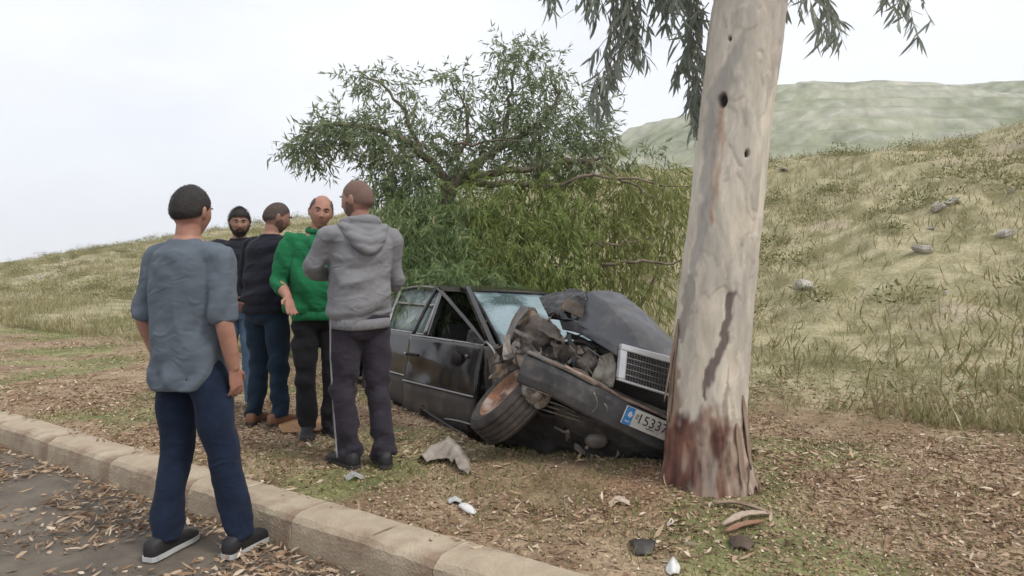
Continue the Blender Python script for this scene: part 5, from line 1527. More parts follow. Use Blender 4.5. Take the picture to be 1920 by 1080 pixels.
def person(label, loc, yaw, scale, arms, legs, head, top, pants, shoes, skin, hair, sleeve=1.0, hem=.88, bulk=1.0, hood=None, stripe=None, beard=None, sandals=False, brows=None, collar=None, lean=(0, 0), group=None, belly=0.0, folds=1.0, loose=1.0, soles=None, top_name='sweater', pant_w=1.0):
    loc = np.asarray(loc, float)
    root = empty('person', loc, label, 'person', group)
    Rm = rotz(yaw) * scale
    def leanf(p):
        p = np.array(p, float)
        t = np.clip((p[..., 2] - .9) / .6, 0, 1.5)
        p[..., 0] += lean[0] * t; p[..., 1] += lean[1] * t
        return p
    def place(me):
        c, _ = co_no(me)
        set_co(me, leanf(c) @ Rm.T)
        return me
    def fin(m_, name, material, parent, smooth=True):
        m_.transform(lambda v: leanf(v) @ Rm.T)
        return link(name, m_.mesh(name, smooth=smooth), material, parent)
    b = bulk
    hy, hp, hr = [math.radians(a_) for a_ in head]
    HM = rotz(hy) @ rotx(hp) @ roty(hr)
    hc = np.array([0, -.012, 1.660]); piv = np.array([0, .005, 1.56])
    def HT(p):
        return (np.asarray(p, float) * np.array([1.05, 1.06, 1.045]) + hc - piv) @ HM.T + piv
    rows = [(.83, .10, .09, 0), (.87, .155 * b, .11 * b, 0), (.93, .172 * b, .12 * b, .005), (1.0, .168 * b, .118 * b, 0), (1.10, .158 * b, .112 * b + belly * .5, -.2 * belly), (1.20, .165 * b, .115 * b + belly * .4, -.2 * belly), (1.32, .178 * b, .118 * b, 0), (1.40, .182 * b, .112 * b, .004), (1.455, .155 * b, .092, .01), (1.495, .09, .068, .012), (1.53, .060, .060, .008)]
    body = MB(); body.rings(torso_rings([(z_, rx_ * (.78 if z_ < 1.25 else .88 if z_ < 1.45 else 1), ry_ * (.74 if z_ < 1.25 else .86 if z_ < 1.45 else 1), cy_) for z_, rx_, ry_, cy_ in rows]))
    body.tube(cr([[0, .012, 1.47], [0, .006, 1.53], HT([0, .012, -.06]), HT([0, .01, -.02])], 8), [.062, .059, .057, .057, .056, .056, .055, .05], 16)
    G = HT(HEADP.reshape(-1, 3)).reshape(HEADP.shape)
    body.rings([G[k] for k in range(G.shape[0])])
    for sg in (-1, 1):
        body.ball(HT([sg * .077, .008, -.006]), (.009, .019, .032), 12, 8, HM @ rotz(sg * -.35))
        body.ball(HT([sg * .083, .016, .002]), (.006, .012, .022), 10, 8, HM @ rotz(sg * -.5))
    tops = MB(); pan = MB()
    tops_rows = [(hem, .176 * b + .010, .128 * b + .012 + belly * .3, 0), (hem + .02, .180 * b + .012, .130 * b + .014 + belly * .3, 0), (hem + .055, .176 * b + .010, .126 * b + .012 + belly * .4, 0), (hem + .085, .186 * b + .022, .134 * b + .024 + belly * .6, 0), (1.06, .180 * b + .022, .128 * b + .026 + belly * .8, -.3 * belly), (1.16, .180 * b + .020, .126 * b + .024 + belly * .6, -.3 * belly), (1.30, .188 * b + .018, .128 * b + .022, 0), (1.40, .192 * b + .014, .122 * b + .018, .004), (1.452, .165 * b + .012, .100 + .016, .01), (1.492, .098, .082, .012), (1.522, .078, .074, .010)]
    if top_name == 'shirt':
        tops_rows[:4] = [(hem, .180 * b + .014, .130 * b + .016, 0), (hem + .03, .180 * b + .015, .130 * b + .017, 0), (hem + .08, .179 * b + .016, .129 * b + .018, 0), (hem + .14, .178 * b + .017, .128 * b + .019, 0)]
    tops.rings(torso_rings([(z_, rx_ - (1 - loose) * .022, ry_ - (1 - loose) * .022, cy_) for z_, rx_, ry_, cy_ in tops_rows]))
    for side, (sh, el, wr, hd, hn, curl) in zip((1, -1), arms):
        sh, el, wr = [np.asarray(p, float) for p in (sh, el, wr)]
        inn = np.array([side * .08, .01, 1.43])
        pts, rad = limb([inn, sh, sh * .45 + el * .55, el, el * .5 + wr * .5, wr], [.055, .060, .052, .043, .041, .029], 22)
        body.tube(pts, rad * (.5 + .5 * b) * np.interp(np.linspace(0, 1, 22), [0, .45, .62, 1], [.82, .85, 1, 1]), 14)
        hand_parts(body, wr, hd, hn, side if side > 0 else -1, curl)
        pts, rad = limb([inn, sh, sh * .45 + el * .55, el, el * .5 + wr * .5, wr], [.072, .077, .065, .060, .053, .045], 22)
        rad = rad * (.45 + .55 * b) * (.55 + .45 * loose)
        kk = max(4, int(round(22 * (sleeve if np.isscalar(sleeve) else sleeve[0 if side > 0 else 1]))))
        rad[kk - 1] *= .92; rad[max(kk - 2, 0)] *= 1.04
        tops.tube(pts[:kk], rad[:kk], 16)
    foot_info = []
    pan.rings(torso_rings([(.80, .10, .09, 0), (.85, .168 * b, .122 * b, .005), (.93, .180 * b, .132 * b, .008), (.99, .174 * b, .126 * b, .004), (max(hem + .05, 1.0), .166 * b, .118 * b, 0)]))
    for side, (hipx, kn, an, fdir) in zip((1, -1), legs):
        hip = np.array([side * .092, 0, .92]); kn = np.asarray(kn, float); an = np.asarray(an, float)
        body.tube(*limb([hip, hip * .5 + kn * .5, kn, kn * .5 + an * .5, an], [.062, .060, .046, .042, .036], 18), 14)
        pts, rad = limb([hip + [0, 0, .02], hip * .5 + kn * .5, kn, kn * .5 + an * .5, an + [0, 0, -.02]], [.100 * b, .098 * b, .078 * pant_w, .074 * pant_w, .068 * pant_w], 24)
        pan.tube(pts, rad, 18)
        fdir = np.array([fdir[0], fdir[1], 0.0]); fdir /= np.linalg.norm(fdir)
        foot_info.append((an, fdir, side, pts, rad))
        sd = np.array([-fdir[1], fdir[0], 0])
        R_ = []
        g0 = an[2] - .085
        for (t, hw, hh, zc) in ((-.075, .022, .02, .035), (-.06, .034, .035, .045), (0, .036, .045, .055), (.06, .040, .034, .040), (.12, .046, .026, .030), (.165, .040, .019, .023), (.185, .022, .012, .018)):
            a_ = np.arange(14) * 2 * math.pi / 14
            R_.append(np.array([an[0], an[1], g0]) + fdir * t + np.outer(np.cos(a_), sd) * hw + np.outer(np.sin(a_), [0, 0, 1.0]) * hh + np.array([0, 0, zc]))
        body.rings([r_ * 1.0 for r_ in R_])
    me = remesh(body, .0058, 2, .4, .45)
    bo = link('body', place(me), skin, root)
    # hair, beard, eyes, brows
    q = head_shell({'buzz': scalp, 'bald': scalp_bald, 'full': lambda p: scalp(p, .050)}[hair[0]], hair[1], hair[1] * .25, 3)
    def hair_obj(q, Fs, mk, name, material, n_str, ln):
        m_ = MB(); m_.add(HT(q), Fs)
        mk = mk.copy()
        if n_str:
            Vs, Qs = strands(q, mk, n_str, ln, np.random.default_rng(9)); m_.add(HT(Vs), Qs); mk = np.concatenate([mk, np.ones(len(Vs))])
        o_ = fin(m_, name, material, root)
        at = o_.data.attributes.new('Fade', 'FLOAT', 'POINT'); at.data.foreach_set('value', mk.astype(np.float32))
    q, Fs, mk = q
    hair_obj(q, Fs, mk, 'hair', hair[2], {'buzz': 1500 if hair[1] > .004 else 0, 'bald': 900, 'full': 3200}[hair[0]], .021 if hair[0] == 'full' else .009)
    if beard is not None:
        q, Fs, mk = head_shell(beard_mask, beard[0], beard[0] * .3, 5); hair_obj(q, Fs, mk, 'beard', beard[1], 1600 if beard[0] > .005 else 0, .014)
    for sg in (-1, 1):
        m_ = MB(); m_.ball(HT([sg * .031, -.0745, .008]), .0112, 12, 8); eo = fin(m_, 'eye', EYEW, root)
        m_ = MB(); m_.ball(HT([sg * .031 + .001, -.0822, .008]), .0058, 8, 6); fin(m_, 'iris', EYED, eo)
        m_ = MB(); m_.tube(HT(np.array([[sg * .014, -.098, .026], [sg * .030, -.097, .031], [sg * .047, -.086, .026]])), [.0035, .0045, .0025], 6); fin(m_, 'eyebrow', BROW, root)
    # clothes
    me = remesh(tops, .0085, 7, .5)
    cloth(me, .0075 * folds, 11, 5, int(abs(loc[0]) * 100), [(hem + .08, .07, .006 * folds), (1.12, .12, .005 * folds)])
    to = link(top_name, place(me), top, root)
    if top_name != 'shirt':        # ribbed waistband
        n_ = 120; a_ = np.arange(n_) * 2 * math.pi / n_
        R_ = []
        for (dz_, o_) in ((-.012, -.004), (-.008, .004), (.02, .0065), (.048, .004), (.052, -.006)):
            rx_ = .178 * b + .011 + o_; ry_ = .129 * b + .013 + belly * .33 + o_
            rib = 1 + (.010 * np.sign(np.sin(a_ * 30)) if top_name != 'shirt' else .014 * np.sin(a_ * 5 + .7) + .008 * np.sin(a_ * 11))
            cx, sx_ = np.cos(a_), np.sin(a_)
            rx_ -= (1 - loose) * .022; ry_ -= (1 - loose) * .022
            R_.append(np.stack([rx_ * rib * np.sign(cx) * np.abs(cx) ** .82, ry_ * rib * np.sign(sx_) * np.abs(sx_) ** .82, np.full(n_, hem + dz_) + .004 * np.sin(a_ * 3 + 1)], 1))
        m_ = MB(); m_.rings(R_, False); fin(m_, 'waistband', top, to)
    me = remesh(pan, .0085, 6, .5)
    cloth(me, .0065 * folds, 9, 7, int(abs(loc[1]) * 100) + 3, [(.12 + foot_info[0][0][2] - .09, .10, .012 * folds), (.5, .10, .005 * folds), (.82, .08, .004)])
    po = link('trousers', place(me), pants, root)
    if stripe is not None:
        an, fdir, side, pts, rad = foot_info[0]
        out = np.array([1.0, .12, 0]); out /= np.linalg.norm(out)
        ln = [p + out * (r_ + .004) for p, r_ in zip(pts[2:], rad[2:])]
        m_ = MB(); m_.tube([np.array([.186 * b, .01, .95])] + ln, .0055, 6, True, 1.0); fin(m_, 'side_stripe', stripe, po)
    if collar is not None:
        m_ = MB(); a_ = np.linspace(0, 2 * math.pi, 25)
        m_.tube([[.080 * math.sin(t), .010 - .078 * math.cos(t), 1.522 - .016 * math.cos(t)] for t in a_], .017, 8, True, 1.3); fin(m_, 'collar', collar, to)
    if hood is not None:
        m_ = MB(); a_ = np.linspace(0, 2 * math.pi, 29)
        m_.tube([[.100 * math.sin(t), .015 - .088 * math.cos(t), 1.505 - .022 * math.cos(t)] for t in a_], .034, 10)
        for (w_, z_, y_, r_) in ((.155, 1.472, .108, .036), (.140, 1.432, .136, .034), (.105, 1.385, .148, .030)):
            m_.tube(cr([[-w_, y_ - .075, z_ + .03], [-w_ * .6, y_, z_ - .012], [0, y_ + .022, z_ - .045], [w_ * .6, y_, z_ - .012], [w_, y_ - .075, z_ + .03]], 14), [r_ * f for f in (.5, .7, .85, .95, 1, 1, 1, 1, 1, 1, .95, .85, .7, .5)], 10)
        m_.ball([0, .095, 1.46], (.12, .055, .06), 14, 8)
        me = remesh(m_, .007, 4, .5); cloth(me, .006, 12, 10, 77)
        link('hood', place(me), hood, to)
    for (an, fdir, side, pts, rad) in foot_info:
        sd = np.array([-fdir[1], fdir[0], 0]); g0 = an[2] - .085
        if sandals:
            m_ = MB(); R_ = []
            for (t, hw) in ((-.09, .03), (-.06, .042), (.05, .044), (.13, .054), (.18, .046), (.205, .025)):
                c_ = np.array([an[0], an[1], g0]) + fdir * t
                R_.append(np.array([c_ - sd * hw, c_ + sd * hw, c_ + sd * hw + [0, 0, .018], c_ - sd * hw + [0, 0, .018]]))
            m_.rings(R_); so = fin(m_, 'sandal', shoes, root, False)
            m_ = MB(); c_ = np.array([an[0], an[1], g0]) + fdir * .10
            m_.tube(cr([c_ - sd * .05 + [0, 0, .015], c_ - sd * .03 + [0, 0, .055], c_ + [0, 0, .065], c_ + sd * .03 + [0, 0, .055], c_ + sd * .05 + [0, 0, .015]], 10), .014, 6, True, .35); fin(m_, 'strap', shoes, so)
        else:
            m_ = MB(); R_ = []
            for (t, hw, top_, bot) in ((-.095, .022, .060, .012), (-.085, .036, .095, .004), (-.03, .042, .105, .002), (.03, .043, .098, .002), (.08, .046, .078, .002), (.14, .051, .062, .002), (.185, .046, .050, .004), (.21, .030, .038, .010)):
                a_ = np.arange(16) * 2 * math.pi / 16
                cx = np.cos(a_); sn = np.sin(a_)
                R_.append(np.array([an[0], an[1], g0]) + fdir * t + np.outer(np.sign(cx) * np.abs(cx) ** .7, sd) * hw + np.outer(np.sign(sn) * np.abs(sn) ** .7, [0, 0, 1.0]) * (top_ - bot) / 2 + np.array([0, 0, (top_ + bot) / 2]))
            m_.rings(R_); so = fin(m_, 'shoe', shoes, root)
            m_ = MB(); R2 = []
            for (t, hw) in ((-.098, .026), (-.085, .040), (-.03, .045), (.03, .046), (.08, .049), (.14, .054), (.19, .048), (.214, .030)):
                c_ = np.array([an[0], an[1], g0]) + fdir * t
                R2.append(np.array([c_ - sd * hw, c_ + sd * hw, c_ + sd * hw + [0, 0, .022], c_ - sd * hw + [0, 0, .022]]))
            m_.rings(R2); fin(m_, 'sole', soles or SOLE, so, False)
    return root

EYEW = mat('eye_white', (.36, .32, .30), rough=.3); EYED = mat('eye_dark', (.02, .013, .010), rough=.2)
SOLE = mat('dark_sole', (.03, .028, .027), (.06, .05, .045), scale=20, rough=.8)
SKIN_A = skin_mat('warm_skin', (.40, .225, .165), (.30, .15, .11)); SKIN_B = skin_mat('tanned_skin', (.36, .20, .145), (.27, .135, .095)); SKIN_C = skin_mat('ruddy_skin', (.43, .235, .17), (.33, .155, .11))
def hair_mat(name, c1, c2, scale=60, rough=.75, bump=0.0, full=1.0):
    m = mat(name, c1, c2, scale=scale, rough=rough, bump=bump, bscale=220)
    N, L = m.node_tree.nodes, m.node_tree.links
    a = N.new('ShaderNodeAttribute'); a.attribute_name = 'Fade'
    tc = N.new('ShaderNodeTexCoord'); n = N.new('ShaderNodeTexNoise'); n.inputs['Scale'].default_value = 190; n.inputs['Detail'].default_value = 3
    L.new(tc.outputs['Object'], n.inputs['Vector'])
    ad = N.new('ShaderNodeMath'); ad.operation = 'ADD'; L.new(a.outputs['Fac'], ad.inputs[0]); L.new(n.outputs['Fac'], ad.inputs[1])
    mr = N.new('ShaderNodeMapRange'); mr.inputs['From Min'].default_value = .62; mr.inputs['From Max'].default_value = 1.25; mr.inputs['To Max'].default_value = full
    L.new(ad.outputs['Value'], mr.inputs['Value'])
    t = N.new('ShaderNodeBsdfTransparent'); mx = N.new('ShaderNodeMixShader')
    L.new(mr.outputs['Result'], mx.inputs[0]); L.new(t.outputs['BSDF'], mx.inputs[1]); L.new(N['Principled BSDF'].outputs['BSDF'], mx.inputs[2])
    L.new(mx.outputs['Shader'], N['Material Output'].inputs['Surface'])
    return m
STUB = hair_mat('shaved_stubble', (.15, .10, .085), (.20, .135, .11), full=.62); STUB2 = hair_mat('dark_stubble', (.05, .037, .033), (.09, .066, .058), full=.8)
HAIRD = hair_mat('black_hair', (.012, .010, .010), (.034, .027, .024), rough=.6, bump=.4)
HAIRG = hair_mat('greying_hair', (.07, .058, .05), (.13, .11, .10), full=.9)
BROW = mat('dark_brow', (.03, .024, .02), rough=.8)
def fabric(name, c, f=1.25, bs=340):
    return fabric_mat(name, c, f, bs)
HOODIE = fabric('grey_marl_jersey', (.195, .195, .205)); TRACK = fabric('plum_grey_track_fabric', (.036, .031, .041)); GREEN = fabric('green_fleece', (.014, .130, .052)); BLACKC = fabric('black_trouser_cloth', (.014, .014, .016))
NAVY = fabric('navy_black_knit', (.014, .015, .022)); DENIM = fabric('dark_blue_denim', (.011, .021, .036), 1.6); PALED = fabric('washed_blue_denim', (.085, .135, .205), 1.5); DARKT = fabric('dark_tee', (.018, .019, .026))
BLUEJ = fabric('indigo_denim', (.011, .017, .034), 1.6); PALEB = fabric('pale_blue_shirt', (.105, .125, .15)); STRIPE = mat('white_piping', (.36, .34, .36), rough=.8)
SHOEB = mat('black_shoe', (.014, .013, .015), (.028, .026, .028), scale=14, rough=.6); SHOEW = mat('white_trainer', (.55, .56, .55), (.36, .36, .35), scale=9, rough=.6); SHOEBR = mat('brown_leather_shoe', (.16, .075, .035), (.24, .12, .06), scale=12, rough=.6)

def gz(x, y): return float(ground_h(np.array([x]), np.array([y]))[0])
D2R = math.radians
LSTAND = lambda dx=.0: [((0), (.105, -.02, .50), (.115, .01, .09), (.25, -1)), ((0), (-.105, -.02, .50), (-.115, .01, .09), (-.25, -1))]

# man in the grey hoodie, back to us, facing away and to the left, arms folded
gx, gy = -.945, 3.98
person('man in grey hooded sweatshirt and plum track trousers, back turned, arms folded', (gx, gy, gz(gx, gy)), D2R(212), 1.0,
    [((.19, .005, 1.43), (.275, -.085, 1.225), (.09, -.265, 1.19), (-.9, -.25, -.05), (0, .9, .2), .5), ((-.19, .005, 1.43), (-.25, -.045, 1.135), (-.08, -.26, 1.16), (.9, -.2, .1), (0, .9, .2), .5)],
    [(0, (.085, -.03, .50), (.062, -.045, .09), (.25, -1)), (0, (-.115, .0, .50), (-.135, .05, .09), (-.12, -1))],
    (36, 4, 0), HOODIE, TRACK, SHOEB, SKIN_A, ('buzz', .0025, STUB), hem=.875, bulk=.93, hood=HOODIE, folds=1.7, stripe=STRIPE, beard=(.002, STUB), belly=.02, top_name='hooded_sweatshirt')

# man in green, facing us, gesturing
gx, gy = -1.445, 4.79
person('man in bright green sweater facing us with one open hand held out', (gx, gy, gz(gx, gy)), D2R(24), 1.01,
    [((.2, .0, 1.43), (.27, .02, 1.15), (.20, -.20, 1.05), (-.3, -.8, -.2), (-.3, .2, .9), .5), ((-.205, .0, 1.43), (-.285, -.01, 1.14), (-.235, -.21, 1.04), (.10, -.42, -.62), (.45, -.75, .45), .22)],
    [(0, (.10, -.03, .50), (.09, .0, .09), (.3, -1)), (0, (-.10, -.02, .50), (-.08, .03, .09), (-.1, -1))],
    (-4, 6, 8), GREEN, BLACKC, SHOEB, SKIN_C, ('bald', .006, HAIRG), sleeve=(.98, .80), hem=.875, bulk=.98, collar=GREEN, folds=1.5, belly=.035, brows=None)

# man in navy, back to us
gx, gy = -1.955, 5.10
person('man in navy-black sweater and dark blue jeans, back turned, close-cropped head', (gx, gy, gz(gx, gy)), D2R(158), .995,
    [((.2, .0, 1.43), (.275, -.03, 1.15), (.19, -.20, .99), (-.5, -.6, -.6), (-.8, .5, 0), .6), ((-.205, .0, 1.43), (-.275, .03, 1.13), (-.325, -.075, .90), (-.05, -.25, -.95), (.9, 0, -.1), .45)],
    [(0, (.10, -.02, .50), (.10, .02, .09), (.3, -1)), (0, (-.10, -.03, .50), (-.13, .0, .09), (-.35, -1))],
    (-32, 12, 0), NAVY, DENIM, SHOEBR, SKIN_B, ('buzz', .003, STUB2), hem=.90, bulk=.98, folds=1.4, beard=(.002, STUB), belly=.02, lean=(-.02, -.03))

# bearded man at the left, facing us
gx, gy = -2.41, 5.66
person('bearded dark-haired man in dark shirt and washed blue jeans facing us beyond the navy sweater', (gx, gy, gz(gx, gy)), D2R(14), .995,
    [((.2, .0, 1.43), (.27, .02, 1.15), (.28, -.10, .90), (0, -.3, -.95), (-.9, 0, 0), .5), ((-.205, .0, 1.43), (-.27, -.02, 1.14), (-.05, -.22, .96), (.85, -.25, -.35), (.2, .9, .2), .45)],
    [(0, (.10, -.02, .50), (.11, .0, .09), (.35, -1)), (0, (-.10, -.02, .50), (-.11, .02, .09), (-.1, -1))],
    (10, 8, 0), DARKT, PALED, SHOEBR, SKIN_B, ('full', .011, HAIRD), sleeve=.60, hem=.92, bulk=.96, beard=(.009, HAIRD), sandals=True, brows=None)

# passer-by in front on the road, stepping towards the kerb
gx, gy = -1.545, 3.06
person('man in grey-blue shirt and indigo jeans standing on the road by the kerb', (gx, gy, ROAD_Z + .004), D2R(158), .985,
    [((.2, .0, 1.43), (.27, .03, 1.15), (.26, -.06, .90), (0, -.2, -.95), (-.9, 0, 0), .5), ((-.2, .0, 1.43), (-.245, .02, 1.14), (-.235, -.05, .90), (.05, -.25, -.95), (.9, 0, 0), .5)],
    [(0, (.10, -.02, .50), (.10, .06, .09), (.15, -1)), (0, (-.155, -.06, .50), (-.225, -.10, .09), (.05, -1))],
    (10, 4, 0), PALEB, BLUEJ, SHOEB, SKIN_C, ('buzz', .006, HAIRD), sleeve=.62, hem=.80, bulk=.92, loose=1.0, folds=1.0, soles=SHOEW, brows=None, top_name='shirt')

# ------------------------------------------------------------------ things lying on the ground
def G0(px, py, lift=0.0):
    """ground point under a photo pixel"""
    Y = CAMZ * F / (py - HOR)
    x = (px - 960) / F * Y
    return np.array([x, Y, gz(x, Y) + lift])
def thing_mesh(m_, name, material, label, cat, loc, smooth=True, group=None):
    o_ = link(name, m_.mesh(name, np.asarray(loc, float), smooth), material)
    o_.location = loc
    return tag(o_, label, cat, group)
def crumple(name, ctrl, material, label, cat, amp=.006, fr=14, seed=1, thick=.004, nu=18, nv=22, group=None):
    C_ = np.array([[G0(px, py, h) for px, py, h in r_] for r_ in ctrl])
    G_ = cr_grid(C_, nu, nv); q = G_.reshape(-1, 3)
    G_ = G_ + np.array([0, 0, 1.0]) * (amp * (creases(q, fr, seed) + .6 * ridged(q * fr, 2, seed))).reshape(G_.shape[:2])[..., None]
    for k_ in np.ndindex(G_.shape[:2]):
        G_[k_][2] = max(G_[k_][2], gz(G_[k_][0], G_[k_][1]) + .002)
    m_ = MB(); m_.grid(G_, thick)
    c_ = G_.reshape(-1, 3).mean(0); c_[2] = G_[..., 2].min()
    return thing_mesh(m_, name, material, label, cat, c_)
RAG = mat('dirty_grey_cloth', (.26, .22, .185), (.40, .35, .30), scale=12, rough=.95, bump=.3, bscale=120, c3=(.14, .11, .09), scale3=9, amt3=.6)
crumple('crumpled_cloth', [
    [(786, 852, .01), (812, 842, .03), (838, 838, .045), (858, 846, .05), (874, 862, .04), (884, 880, .01)],
    [(790, 858, .035), (815, 852, .075), (838, 852, .085), (856, 860, .08), (870, 874, .06), (882, 886, .02)],
    [(800, 866, .01), (820, 862, .03), (838, 864, .03), (852, 874, .035), (864, 886, .03), (878, 892, .01)]],
    RAG, 'grey-beige crumpled cloth lying in the litter below the torn-off wheel', 'cloth', amp=.026, fr=8, seed=3, thick=.008, nu=30, nv=46)
WPL = mat('white_plastic', (.74, .74, .72), (.62, .61, .58), scale=12, rough=.5, bump=.1, bscale=40)
p0, p1 = G0(864, 946, .016), G0(890, 964, .016)
m_ = MB(); pts_ = cr([p0, p0 * .6 + p1 * .4 + [0, 0, .006], p1], 12)
m_.tube(pts_, [.008, .017, .022, .025, .026, .026, .025, .025, .024, .022, .017, .006], 14, True, .55)
m_.transform(lambda v: v + .005 * np.stack([vnoise(v * 45, 1), vnoise(v * 45, 2), creases(v, 22, 4)], 1))
thing_mesh(m_, 'plastic_packet', WPL, 'crushed white plastic packet lying in the middle of the litter', 'packet', (p0 + p1) / 2 - [0, 0, .016])
crumple('paper_scrap', [[(838, 934, .004), (852, 931, .016), (866, 934, .006)], [(842, 942, .004), (854, 942, .02), (868, 943, .006)]],
    mat('grey_white_paper', (.55, .55, .53), (.36, .36, .35), scale=10, rough=.8), 'greyish paper scrap just left of the crushed white packet', 'litter', amp=.006, fr=18, seed=6, nu=10, nv=14)
crumple('plastic_scrap', [[(645, 890, .004), (662, 884, .014), (682, 888, .005)], [(650, 898, .004), (666, 897, .018), (680, 897, .005)]],
    mat('clear_grey_plastic', (.45, .45, .43), (.30, .30, .28), scale=10, rough=.4), 'pale plastic scrap in front of the grey hoodie man\'s shoes', 'litter', amp=.008, fr=16, seed=7, nu=12, nv=14)
crumple('paper_tissue', [[(1250, 1049, .004), (1262, 1044, .02), (1273, 1049, .006)], [(1249, 1060, .004), (1262, 1060, .035), (1275, 1059, .008)], [(1256, 1067, .004), (1264, 1068, .012), (1272, 1066, .004)]],
    WPL, 'small crumpled white tissue near the lower edge, right of the kerb', 'tissue', amp=.006, fr=22, seed=8, nu=12, nv=14)
crumple('paper_scrap', [[(1140, 940, .004), (1158, 932, .02), (1180, 938, .005)], [(1143, 948, .004), (1160, 945, .022), (1182, 946, .004)]],
    mat('tan_paper', (.56, .47, .37), (.44, .35, .26), scale=10, rough=.9), 'tan paper scrap left of the eucalyptus foot', 'litter', amp=.006, fr=16, seed=9, nu=10, nv=14)
crumple('paper_scrap', [[(1250, 975, .003), (1258, 972, .010), (1266, 975, .003)], [(1251, 981, .003), (1258, 981, .012), (1267, 980, .003)]],
    mat('cream_paper', (.62, .55, .47), (.52, .44, .36), scale=10, rough=.9), 'tiny cream paper scrap below the eucalyptus foot', 'litter', amp=.004, fr=18, seed=10, nu=8, nv=10)
crumple('plastic_fragment', [[(1180, 1008, .010), (1205, 1006, .016), (1230, 1008, .010)], [(1186, 1020, .03), (1206, 1020, .034), (1228, 1020, .028)], [(1192, 1030, .004), (1208, 1031, .006), (1222, 1030, .004)]],
    mat('black_trim_plastic', (.03, .028, .027), (.07, .06, .055), scale=12, rough=.5), 'black plastic car fragment on bare earth at the lower right', 'fragment', amp=.003, fr=10, seed=11, thick=.008, nu=10, nv=14)
crumple('plastic_fragment', [[(1372, 1010, .006), (1395, 1013, .016), (1416, 1022, .006)], [(1368, 1018, .012), (1390, 1022, .026), (1410, 1029, .010)], [(1374, 1027, .004), (1392, 1031, .010), (1404, 1034, .004)]],
    mat('brown_black_plastic', (.06, .042, .032), (.12, .08, .055), scale=12, rough=.7), 'brown-black curled fragment below the bark slabs', 'fragment', amp=.008, fr=12, seed=12, thick=.008, nu=12, nv=14)
crumple('cardboard_sheet', [[(528, 792, .02), (565, 787, .03), (604, 786, .02)], [(522, 800, .02), (565, 797, .03), (608, 797, .02)], [(530, 808, .01), (566, 806, .015), (600, 804, .01)]],
    mat('tan_cardboard', (.42, .24, .12), (.33, .18, .09), scale=6, rough=.9), 'flat orange-brown cardboard piece by the navy sweater man\'s feet', 'cardboard', amp=.004, fr=8, seed=13, thick=.006)
# clods and fallen bark
for k_, (px, py, r_, lab) in enumerate(((1035, 838, .035, 'brown clod of earth under the hanging bumper'), (955, 856, .022, 'small earth clod in front of the torn-off wheel'))):
    m_ = MB(); c_ = G0(px, py, r_ * .5); m_.ball(c_, (r_ * 1.2, r_, r_ * .85), 12, 9)
    m_.transform(lambda v: v + .010 * np.stack([vnoise(v * 40, 1), vnoise(v * 40, 2), vnoise(v * 40, 3)], 1))
    thing_mesh(m_, 'earth_clod', mat('earth_clod_%d' % k_, (.20, .13, .08), (.32, .22, .14), scale=30, rough=.95), lab, 'clod', G0(px, py))
def slab(pts, w_, name, label, cat, seed, material=MAT_BARKSTRIP, curl=.012):
    r_ = np.random.default_rng(seed)
    p_ = cr([G0(px, py, h) for px, py, h in pts], 16)
    G_ = []
    for k_, p in enumerate(p_):
        t = p_[min(k_ + 1, 15)] - p_[max(k_ - 1, 0)]; t /= np.linalg.norm(t)
        sd = np.cross(t, [0, 0, 1.0]); sd /= np.linalg.norm(sd)
        f_ = min(1, .3 + 3.0 * min(k_, 15 - k_) / 15)
        G_.append([p + sd * w_ * f_ * (q_ + r_.normal() * .04) + np.array([0, 0, curl * (2 * q_) ** 2 + r_.normal() * .001]) for q_ in (-.5, -.25, 0, .25, .5)])
    G_ = np.array(G_)
    m_ = MB(); m_.grid(G_, .005)
    return thing_mesh(m_, name, material, label, cat, p_[8] - [0, 0, .01])
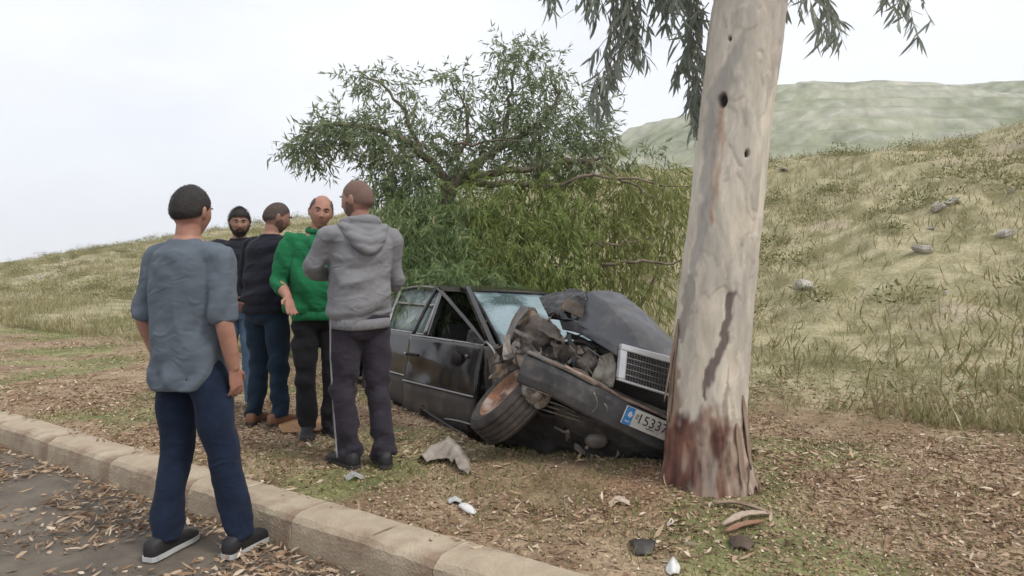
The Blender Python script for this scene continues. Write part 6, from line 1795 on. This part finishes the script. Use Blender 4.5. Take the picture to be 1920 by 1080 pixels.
slab([(1338, 957, .015), (1375, 960, .02), (1410, 966, .02), (1450, 974, .015)], .030, 'bark_strip', 'long brown bark strip lying right of the eucalyptus foot', 'bark', 21)
slab([(1356, 992, .012), (1385, 985, .025), (1412, 980, .025), (1446, 972, .012)], .045, 'bark_strip', 'broad pale bark slab below the long brown strip', 'bark', 22, mat('pale_bark_slab', (.46, .37, .29), (.30, .22, .16), scale=9, rough=.9, bump=.4, bscale=40))
slab([(1362, 1003, .012), (1392, 996, .02), (1430, 988, .012)], .035, 'bark_strip', 'narrow reddish bark slab, lowest of those right of the eucalyptus', 'bark', 23, mat('reddish_bark_slab', (.30, .17, .11), (.20, .11, .07), scale=9, rough=.9))
slab([(1395, 880, .02), (1412, 900, .03), (1425, 930, .01)], .030, 'bark_strip', 'peeled grey bark piece leaning by the right of the trunk foot', 'bark', 24)
for k_, (a_, b_, c_, d_, lab) in enumerate(((1043, 905, 1062, 962, 'thin straw-coloured twig standing mid verge'), (700, 1010, 760, 985, 'thin dry twig lying by the kerb top'), (1230, 900, 1300, 915, 'dark twig lying against the eucalyptus foot'))):
    m_ = MB(); p0, p1 = G0(c_, d_, .004), G0(a_, b_, .03)
    m_.tube(cr([p0, (p0 + p1) / 2 + [.01, 0, .015], p1], 8), [.004, .004, .0038, .0036, .0034, .003, .0026, .002], 6)
    thing_mesh(m_, 'dry_twig', MAT_BT if k_ == 2 else BEIGE, lab, 'twig', p0)

# ------------------------------------------------------------------ the hazy air over the whole place
hz = MB(); hz.box((0, 250, 45), (3200, 3200, 134))
haze = hz.build('haze', None)
hm = bpy.data.materials.new('pale_haze'); hm.use_nodes = True
hm.node_tree.nodes.remove(hm.node_tree.nodes['Principled BSDF'])
pv = hm.node_tree.nodes.new('ShaderNodeVolumePrincipled')
pv.inputs['Color'].default_value = (0.985, 0.99, 1.0, 1)
pv.inputs['Density'].default_value = 0.0007
hm.node_tree.links.new(pv.outputs['Volume'], hm.node_tree.nodes['Material Output'].inputs['Volume'])
haze.data.materials.append(hm)
tag(haze, 'thin pale haze hanging in the air', kind='stuff')
